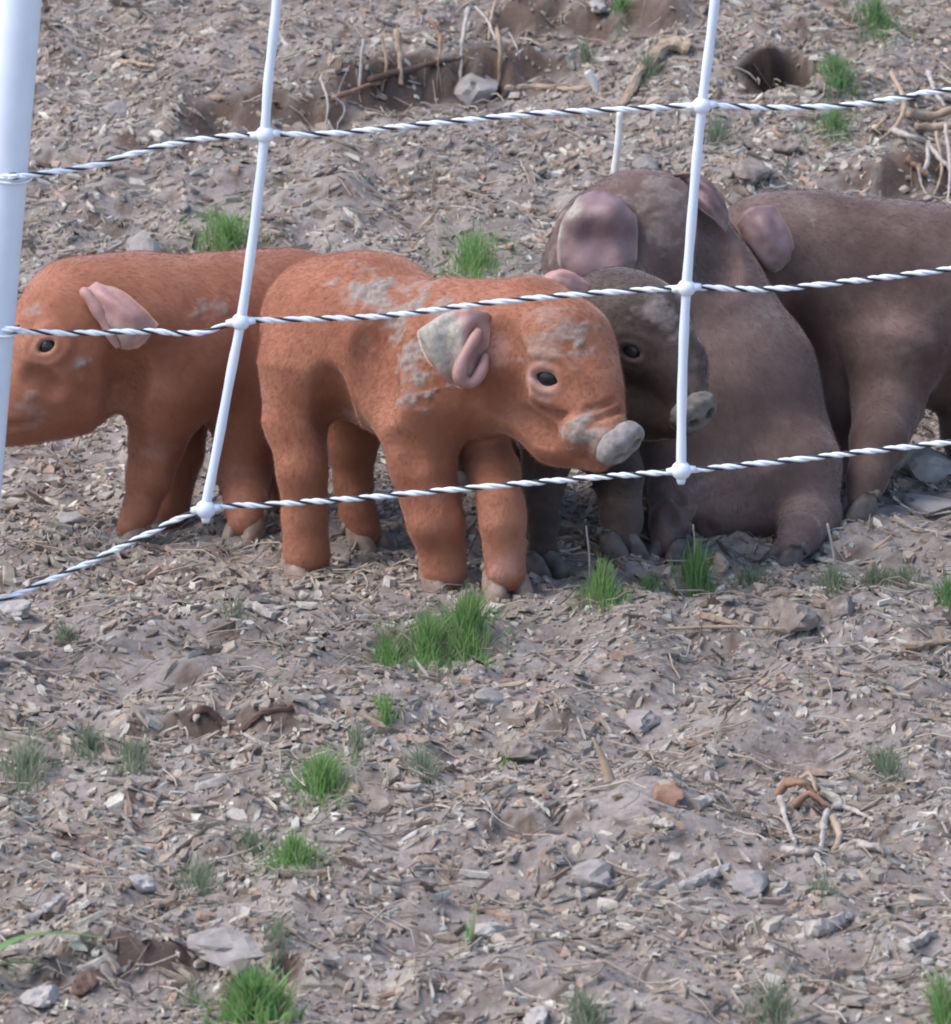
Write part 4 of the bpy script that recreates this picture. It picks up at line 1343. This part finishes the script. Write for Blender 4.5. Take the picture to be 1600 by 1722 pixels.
lump('white pebble at the foot of the root tangle', 1466, 256, 26, 16, 0.014, 'stone_pale', 'pebble', 'pebble', 13)
lump('pale boulder-like stone at the top edge', 1006, 18, 34, 26, 0.03, 'stone_pale', 'stone', 'stone', 14)
lump('dark clod between the sitting piglet and the right edge', 1335, 1052, 84, 60, 0.05, 'clod', 'clod', 'earth_clod', 15)
lump('brown clod beside the dark hollow near the right edge', 1410, 1040, 60, 52, 0.04, 'clod', 'clod', 'earth_clod', 16)
lump('yellowish pebble in the grass by the sitting piglet', 1132, 990, 20, 24, 0.012, 'wood_tan', 'pebble', 'pebble', 17)
lump('tan stone between the sitting piglet\'s feet', 1212, 965, 36, 46, 0.02, 'wood_tan', 'stone', 'stone', 18)
lump('tan clod above the sitting piglet\'s right ear', 1262, 300, 70, 44, 0.06, 'clod', 'clod', 'earth_clod', 19)
lump('brown earth block above the right piglet\'s neck', 1322, 255, 44, 30, 0.03, 'clod', 'clod', 'earth_clod', 20)
lump('grey clod behind the sitting piglet\'s head', 1085, 292, 46, 36, 0.03, 'stone', 'clod', 'earth_clod', 21)
lump('dark grey clod above the left piglet\'s back', 238, 432, 70, 50, 0.05, 'stone', 'clod', 'earth_clod', 22)
lump('round grey clod at the upper left near the post', 195, 195, 44, 32, 0.03, 'stone', 'clod', 'earth_clod', 23)
lump('grey stump-like clod under the roots at the top', 800, 168, 70, 60, 0.05, 'stone', 'clod', 'earth_clod', 24)
lump('pink grey stone near the lower right', 1255, 1500, 100, 44, 0.05, 'stone', 'stone', 'stone', 25)
lump('white grey stone at the bottom edge', 905, 1722, 50, 36, 0.03, 'stone_pale', 'stone', 'stone', 26)
lump('rounded white stone near the bottom, below the grey cracked clod', 815, 1576, 56, 30, 0.03, 'stone_pale', 'stone', 'stone', 27)
lump('rust brown clod behind the pale mound of roots', 1120, 1345, 60, 44, 0.04, 'wood_rust', 'clod', 'earth_clod', 28)
lump('grey clod by the right piglet\'s feet', 1555, 860, 90, 34, 0.05, 'stone', 'clod', 'earth_clod', 29)
lump('pale clod right of the right piglet\'s front leg', 1560, 800, 120, 60, 0.06, 'stone_pale', 'clod', 'earth_clod', 30, sharp=0.35)
lump('dark clod under the broad green blade at lower left', 150, 1655, 60, 36, 0.04, 'wood_dark', 'clod', 'earth_clod', 31)

def stick(label, pix, r0, r1, mat, cat='stick', name='stick', lift=None, n=26, parent=None, flatten=1.0):
    lift = lift or [0.003] * len(pix)
    P = spline([G(px, py) + np.array([0, 0, l]) for (px, py), l in zip(pix, lift)], n)
    t = np.linspace(0, 1, n)
    r = (r0 + (r1 - r0) * t) * (1 + 0.18 * vnoise(t * 9 + r0 * 1e4, t * 0, seed=5))
    P = P + 0.15 * r0 * np.stack([vnoise(t * 6, t * 0 + q, seed=q + int(pix[0][0])) for q in range(3)], 1)
    V, F = tube(P, r, 8)
    V = V + (0.28 * r0) * np.stack([fbm(V[:, 0] * 260, V[:, 1] * 260, V[:, 2] * 260, seed=q, oct=2) for q in (1, 2, 3)], 1)
    V = V + (0.2 * r0) * vnoise(np.arange(len(V)) % 8 * 1.7 + r0 * 1e3, V[:, 0] * 40, seed=9)[:, None] * np.array([0, -.5, 1])
    if parent is not None:
        return put(name, V, F, M[mat], parent)
    return tag(put(name, V, F, M[mat], smooth=False), label, cat)

def upright(label, base_px, top_px, r0, r1, mat, cat='stalk', name='stalk', lean_y=0.0):
    a = G(*base_px)
    b_ = U(top_px[0], top_px[1], a[1] + lean_y)
    a = a - np.array([0, 0, 0.004])
    P = spline([a, a + (b_ - a) * 0.5 + np.array([0.001, 0, 0.001]), b_], 14)
    V, F = tube(P, np.linspace(r0, r1, 14), 8)
    return tag(put(name, V, F, M[mat]), label, cat)

upright('bleached white stalk standing behind the sitting piglet\'s head', (1033, 290), (1043, 186), 0.0034, 0.0028, 'stalk')
upright('short white stick leaning at the top, left of the tan root', (1006, 152), (988, 120), 0.0032, 0.0036, 'stalk', 'stick', 'stick')
upright('pointed pale splinter standing up right of the middle', (1030, 1318), (997, 1240), 0.0046, 0.0008, 'wood_tan', 'splinter', 'splinter', 0.01)
upright('pale dry stem in front of the sitting piglet\'s hind leg', (1408, 975), (1392, 880), 0.0011, 0.0008, 'wood_pale')
upright('first of two thin stems rising from the tall grass clump', (992, 985), (986, 884), 0.0009, 0.0006, 'wood_pale')
upright('taller pale stem rising from the grass by the belly', (1168, 965), (1166, 882), 0.0009, 0.0006, 'wood_pale')
stick('thick tan root running down to the upper twine', [(1160, 88), (1118, 96), (1088, 122), (1068, 152), (1046, 185)], 0.0062, 0.0036, 'wood_tan', 'root', 'root', (0.004, 0.012, 0.010, 0.006, 0.002))
stick('thin dark reddish root lying in a hollow at the left', [(318, 1210), (345, 1202), (372, 1222), (400, 1230), (440, 1212), (492, 1200)], 0.0036, 0.002, 'wood_dark', 'root', 'root', (0.0, 0.003, 0.002, 0.0, 0.004, 0.003))
stick('long straw-coloured stick at the top, left of the white stick', [(850, 155), (900, 152), (960, 156), (1000, 150)], 0.0034, 0.002, 'wood_tan')
stick('thin tan twig at the upper left near the post', [(200, 110), (230, 112), (262, 117)], 0.0032, 0.002, 'wood_tan', 'twig', 'twig')
stick('thin grey twig pointing up right from the lone small tuft', [(130, 1058), (165, 1042), (212, 1026)], 0.0014, 0.0009, 'wood_pale', 'twig', 'twig', (0.004, 0.006, 0.008))
stick('white sliver by the crumbly clod', [(668, 1330), (690, 1331), (710, 1329)], 0.0024, 0.0018, 'wood_pale', 'splinter', 'splinter')
stick('white sliver lying right of the standing splinter', [(1168, 1362), (1190, 1352), (1216, 1342)], 0.0048, 0.002, 'wood_pale', 'splinter', 'splinter')
stick('pale bone-like splinter left of the white sliver', [(1096, 1390), (1112, 1394), (1130, 1396)], 0.0050, 0.003, 'wood_pale', 'splinter', 'splinter')
stick('long pale wood shard at the lower right', [(1358, 1576), (1390, 1566), (1432, 1548)], 0.0062, 0.0022, 'wood_pale', 'splinter', 'splinter')
stick('pale shard at the right edge of the bottom', [(1522, 1600), (1545, 1592), (1570, 1578)], 0.0055, 0.002, 'wood_pale', 'splinter', 'splinter')
stick('grey stick slanting through the mulch near the bottom', [(1130, 1510), (1170, 1492), (1222, 1466)], 0.0056, 0.003, 'wood_pale')
stick('grey stick left of the slanting one, below the cracked clod', [(972, 1516), (1010, 1502), (1068, 1478)], 0.0044, 0.003, 'wood_pale')
stick('small white stick at the far left edge', [(-20, 1121), (15, 1120), (45, 1124)], 0.0024, 0.0016, 'wood_pale')
stick('white twig at the lower left above the broad blade', [(38, 1560), (70, 1545), (104, 1516)], 0.0036, 0.002, 'wood_pale', 'twig', 'twig')
stick('tan strip of wood at the right edge below the clods', [(1520, 1096), (1560, 1090), (1600, 1088), (1640, 1084)], 0.0034, 0.002, 'wood_tan', 'splinter', 'splinter')
stick('pale tan sliver below the sitting piglet\'s grass', [(1178, 1040), (1205, 1050), (1240, 1056)], 0.003, 0.0014, 'wood_tan', 'splinter', 'splinter')
stick('long brown stem lying behind the tail of the grey stick', [(1030, 1075), (1130, 1064), (1230, 1062), (1330, 1066)], 0.0016, 0.001, 'wood_tan', 'twig', 'twig')
stick('light chip beside the orange piglet\'s hind foot', [(560, 945), (580, 950), (606, 958)], 0.002, 0.001, 'wood_pale', 'splinter', 'splinter')
stick('pink grey bark strip below the left piglet', [(414, 1024), (436, 1032), (460, 1044)], 0.0055, 0.0028, 'wood_pale', 'splinter', 'splinter')

# orange bark knot with bleached legs, lower right
g = G(1350, 1400)
rk = tag(empty('bark_knot', g), 'torn orange brown bark knot on grey wood at the lower right', 'bark')
for pix, a, b_, mt, nm, lf in (
        ([(1306, 1350), (1330, 1342), (1352, 1350), (1385, 1366)], 0.0033, 0.0018, 'wood_rust', 'bark', (0.004, 0.012, 0.013, 0.006)),
        ([(1318, 1340), (1345, 1352), (1378, 1350)], 0.0024, 0.0015, 'wood_rust', 'bark', (0.008, 0.014, 0.009)),
        ([(1335, 1366), (1362, 1360), (1396, 1376)], 0.0030, 0.0018, 'wood_rust', 'bark', (0.004, 0.010, 0.006)),
        ([(1340, 1338), (1362, 1344), (1374, 1362)], 0.0018, 0.0012, 'wood_tan', 'bark', (0.010, 0.017, 0.012)),
        ([(1312, 1362), (1322, 1392), (1338, 1424)], 0.0024, 0.0012, 'wood_pale', 'root', (0.008, 0.005, 0.001)),
        ([(1392, 1380), (1384, 1412), (1382, 1450)], 0.0028, 0.0012, 'wood_pale', 'root', (0.006, 0.006, 0.0)),
        ([(1402, 1392), (1412, 1418), (1400, 1438)], 0.003, 0.002, 'wood_tan', 'root', (0.006, 0.004, 0.0)),
        ([(1320, 1434), (1350, 1440), (1380, 1436)], 0.0036, 0.002, 'wood_pale', 'splinter', (0.001, 0.002, 0.002)),
        ([(1420, 1432), (1460, 1430), (1500, 1438)], 0.004, 0.002, 'wood_pale', 'splinter', (0.002, 0.003, 0.001)),
        ([(1402, 1366), (1430, 1370), (1468, 1386)], 0.003, 0.001, 'wood_pale', 'splinter', (0.004, 0.004, 0.002))):
    stick(None, pix, a, b_, mt, name=nm, lift=lf, parent=rk)

# tangle of exposed roots at the right edge, above the right piglet
g = G(1560, 300)
rt = tag(empty('root_tangle', g), 'tangle of bleached roots hanging from the bank at the upper right edge', 'root')
for pix, a, b_, mt, lf in (
        ([(1500, 160), (1520, 200), (1512, 225), (1484, 240)], 0.0028, 0.0014, 'wood_tan', (0.0210, 0.0175, 0.0105, 0.0028)),
        ([(1505, 235), (1530, 250), (1558, 262), (1562, 285), (1548, 310)], 0.0035, 0.0017, 'wood_pale', (0.0084, 0.0112, 0.0112, 0.0070, 0.0028)),
        ([(1560, 262), (1580, 280), (1600, 300)], 0.0025, 0.0021, 'wood_pale', (0.0112, 0.0084, 0.0056)),
        ([(1530, 205), (1560, 215), (1600, 210), (1650, 190)], 0.0045, 0.0035, 'wood_tan', (0.0084, 0.0098, 0.0140, 0.0112)),
        ([(1540, 225), (1580, 232), (1640, 226)], 0.0038, 0.0035, 'wood_tan', (0.0056, 0.0098, 0.0098)),
        ([(1562, 160), (1572, 185), (1590, 205)], 0.0025, 0.0014, 'wood_pale', (0.0210, 0.0168, 0.0140)),
        ([(1590, 240), (1598, 300), (1594, 345)], 0.0021, 0.0011, 'wood_pale', (0.0154, 0.0098, 0.0014)),
        ([(1575, 250), (1584, 300), (1572, 330)], 0.0017, 0.0010, 'wood_tan', (0.0140, 0.0084, 0.0014)),
        ([(1545, 300), (1552, 322), (1566, 338)], 0.0015, 0.0008, 'wood_pale', (0.0084, 0.0042, 0.0014)),
        ([(1490, 215), (1470, 228), (1462, 245)], 0.0018, 0.0010, 'wood_tan', (0.0084, 0.0042, 0.0007)),
        ([(1525, 275), (1545, 290), (1560, 300)], 0.0035, 0.0028, 'wood_rust', (0.0021, 0.0035, 0.0028))):
    stick(None, pix, a, b_, mt, name='root', lift=lf, parent=rt)

# roots hanging from the eroded bank at the top middle
g = G(750, 150)
rb = tag(empty('bank_roots', g), 'pale roots and dead stems hanging over the eroded bank at the top', 'root')
for pix, a, b_, mt, lf in (
        ([(788, 58), (780, 90), (776, 120), (775, 146)], 0.0024, 0.0013, 'wood_pale', (0.0250, 0.0200, 0.0125, 0.0050)),
        ([(612, 108), (608, 135), (604, 165)], 0.0018, 0.0011, 'wood_pale', (0.0225, 0.0150, 0.0050)),
        ([(840, 8), (828, 40), (822, 75)], 0.0017, 0.0011, 'wood_tan', (0.0150, 0.0100, 0.0050)),
        ([(836, 90), (842, 120), (838, 155)], 0.0023, 0.0017, 'wood_tan', (0.0225, 0.0150, 0.0040)),
        ([(856, 72), (868, 92), (874, 110)], 0.0010, 0.0006, 'wood_pale', (0.0100, 0.0080, 0.0050)),
        ([(668, 95), (672, 125), (676, 150)], 0.0033, 0.0022, 'wood_tan', (0.0250, 0.0150, 0.0040)),
        ([(640, 100), (650, 130), (642, 160)], 0.0017, 0.0011, 'wood_tan', (0.0225, 0.0150, 0.0030)),
        ([(720, 75), (740, 95), (736, 128)], 0.0020, 0.0011, 'wood_rust', (0.0250, 0.0175, 0.0060)),
        ([(560, 180), (580, 195), (566, 215)], 0.0014, 0.0009, 'wood_pale', (0.0100, 0.0060, 0.0010)),
        ([(540, 160), (552, 190), (546, 220)], 0.0014, 0.0008, 'wood_pale', (0.0150, 0.0070, 0.0010)),
        ([(800, 52), (820, 70), (834, 96)], 0.0015, 0.0011, 'wood_pale', (0.0225, 0.0200, 0.0150)),
        ([(560, 172), (640, 150), (700, 140)], 0.0025, 0.0017, 'wood_rust', (0.0030, 0.0060, 0.0030)),
        ([(620, 150), (720, 128), (780, 112)], 0.0033, 0.0022, 'wood_dark', (0.0070, 0.0100, 0.0070))):
    stick(None, pix, a, b_, mt, name='root', lift=lf, parent=rb)

# loose dry straw and root fibres over the mulch (uncountable)
n = 3000
xy = visible_spots(n)
L = np.exp(rng.uniform(np.log(0.012), np.log(0.05), n)); ya = rng.uniform(0, 2 * np.pi, n)
bend = rng.normal(0, 0.25, n); w = rng.uniform(0.0003, 0.0008, n)
t = np.array([-0.5, -0.17, 0.17, 0.5])
cx = xy[:, 0:1] + np.cos(ya)[:, None] * L[:, None] * t - np.sin(ya)[:, None] * (bend * L)[:, None] * (t * t - 0.1)
cy = xy[:, 1:2] + np.sin(ya)[:, None] * L[:, None] * t + np.cos(ya)[:, None] * (bend * L)[:, None] * (t * t - 0.1)
cz = gz(cx.ravel(), cy.ravel()).reshape(n, 4) + 0.003 + rng.uniform(0, 0.004, (n, 1)) + rng.normal(0, 0.001, (n, 4))
C = np.stack([cx, cy, cz], -1)
sd = np.stack([-np.sin(ya), np.cos(ya), 0 * ya], -1)[:, None, :] * w[:, None, None]
up_ = np.array([0, 0, 1.0])[None, None] * w[:, None, None]
V = np.stack([C - sd - up_ * 0.6, C + sd - up_ * 0.6, C + up_], 2).reshape(-1, 3)
base_ = (np.arange(n) * 12)[:, None, None]
fq = np.array([[i * 3 + j, i * 3 + (j + 1) % 3, (i + 1) * 3 + (j + 1) % 3, (i + 1) * 3 + j] for i in range(3) for j in range(3)])
straw = put('loose_straw', V, (fq[None] + base_).reshape(-1, 4), M['straw'], origin=(0, 0, 0))
tag(straw, 'fine dry straw and root fibres scattered over the mulch', 'straw', kind='stuff')
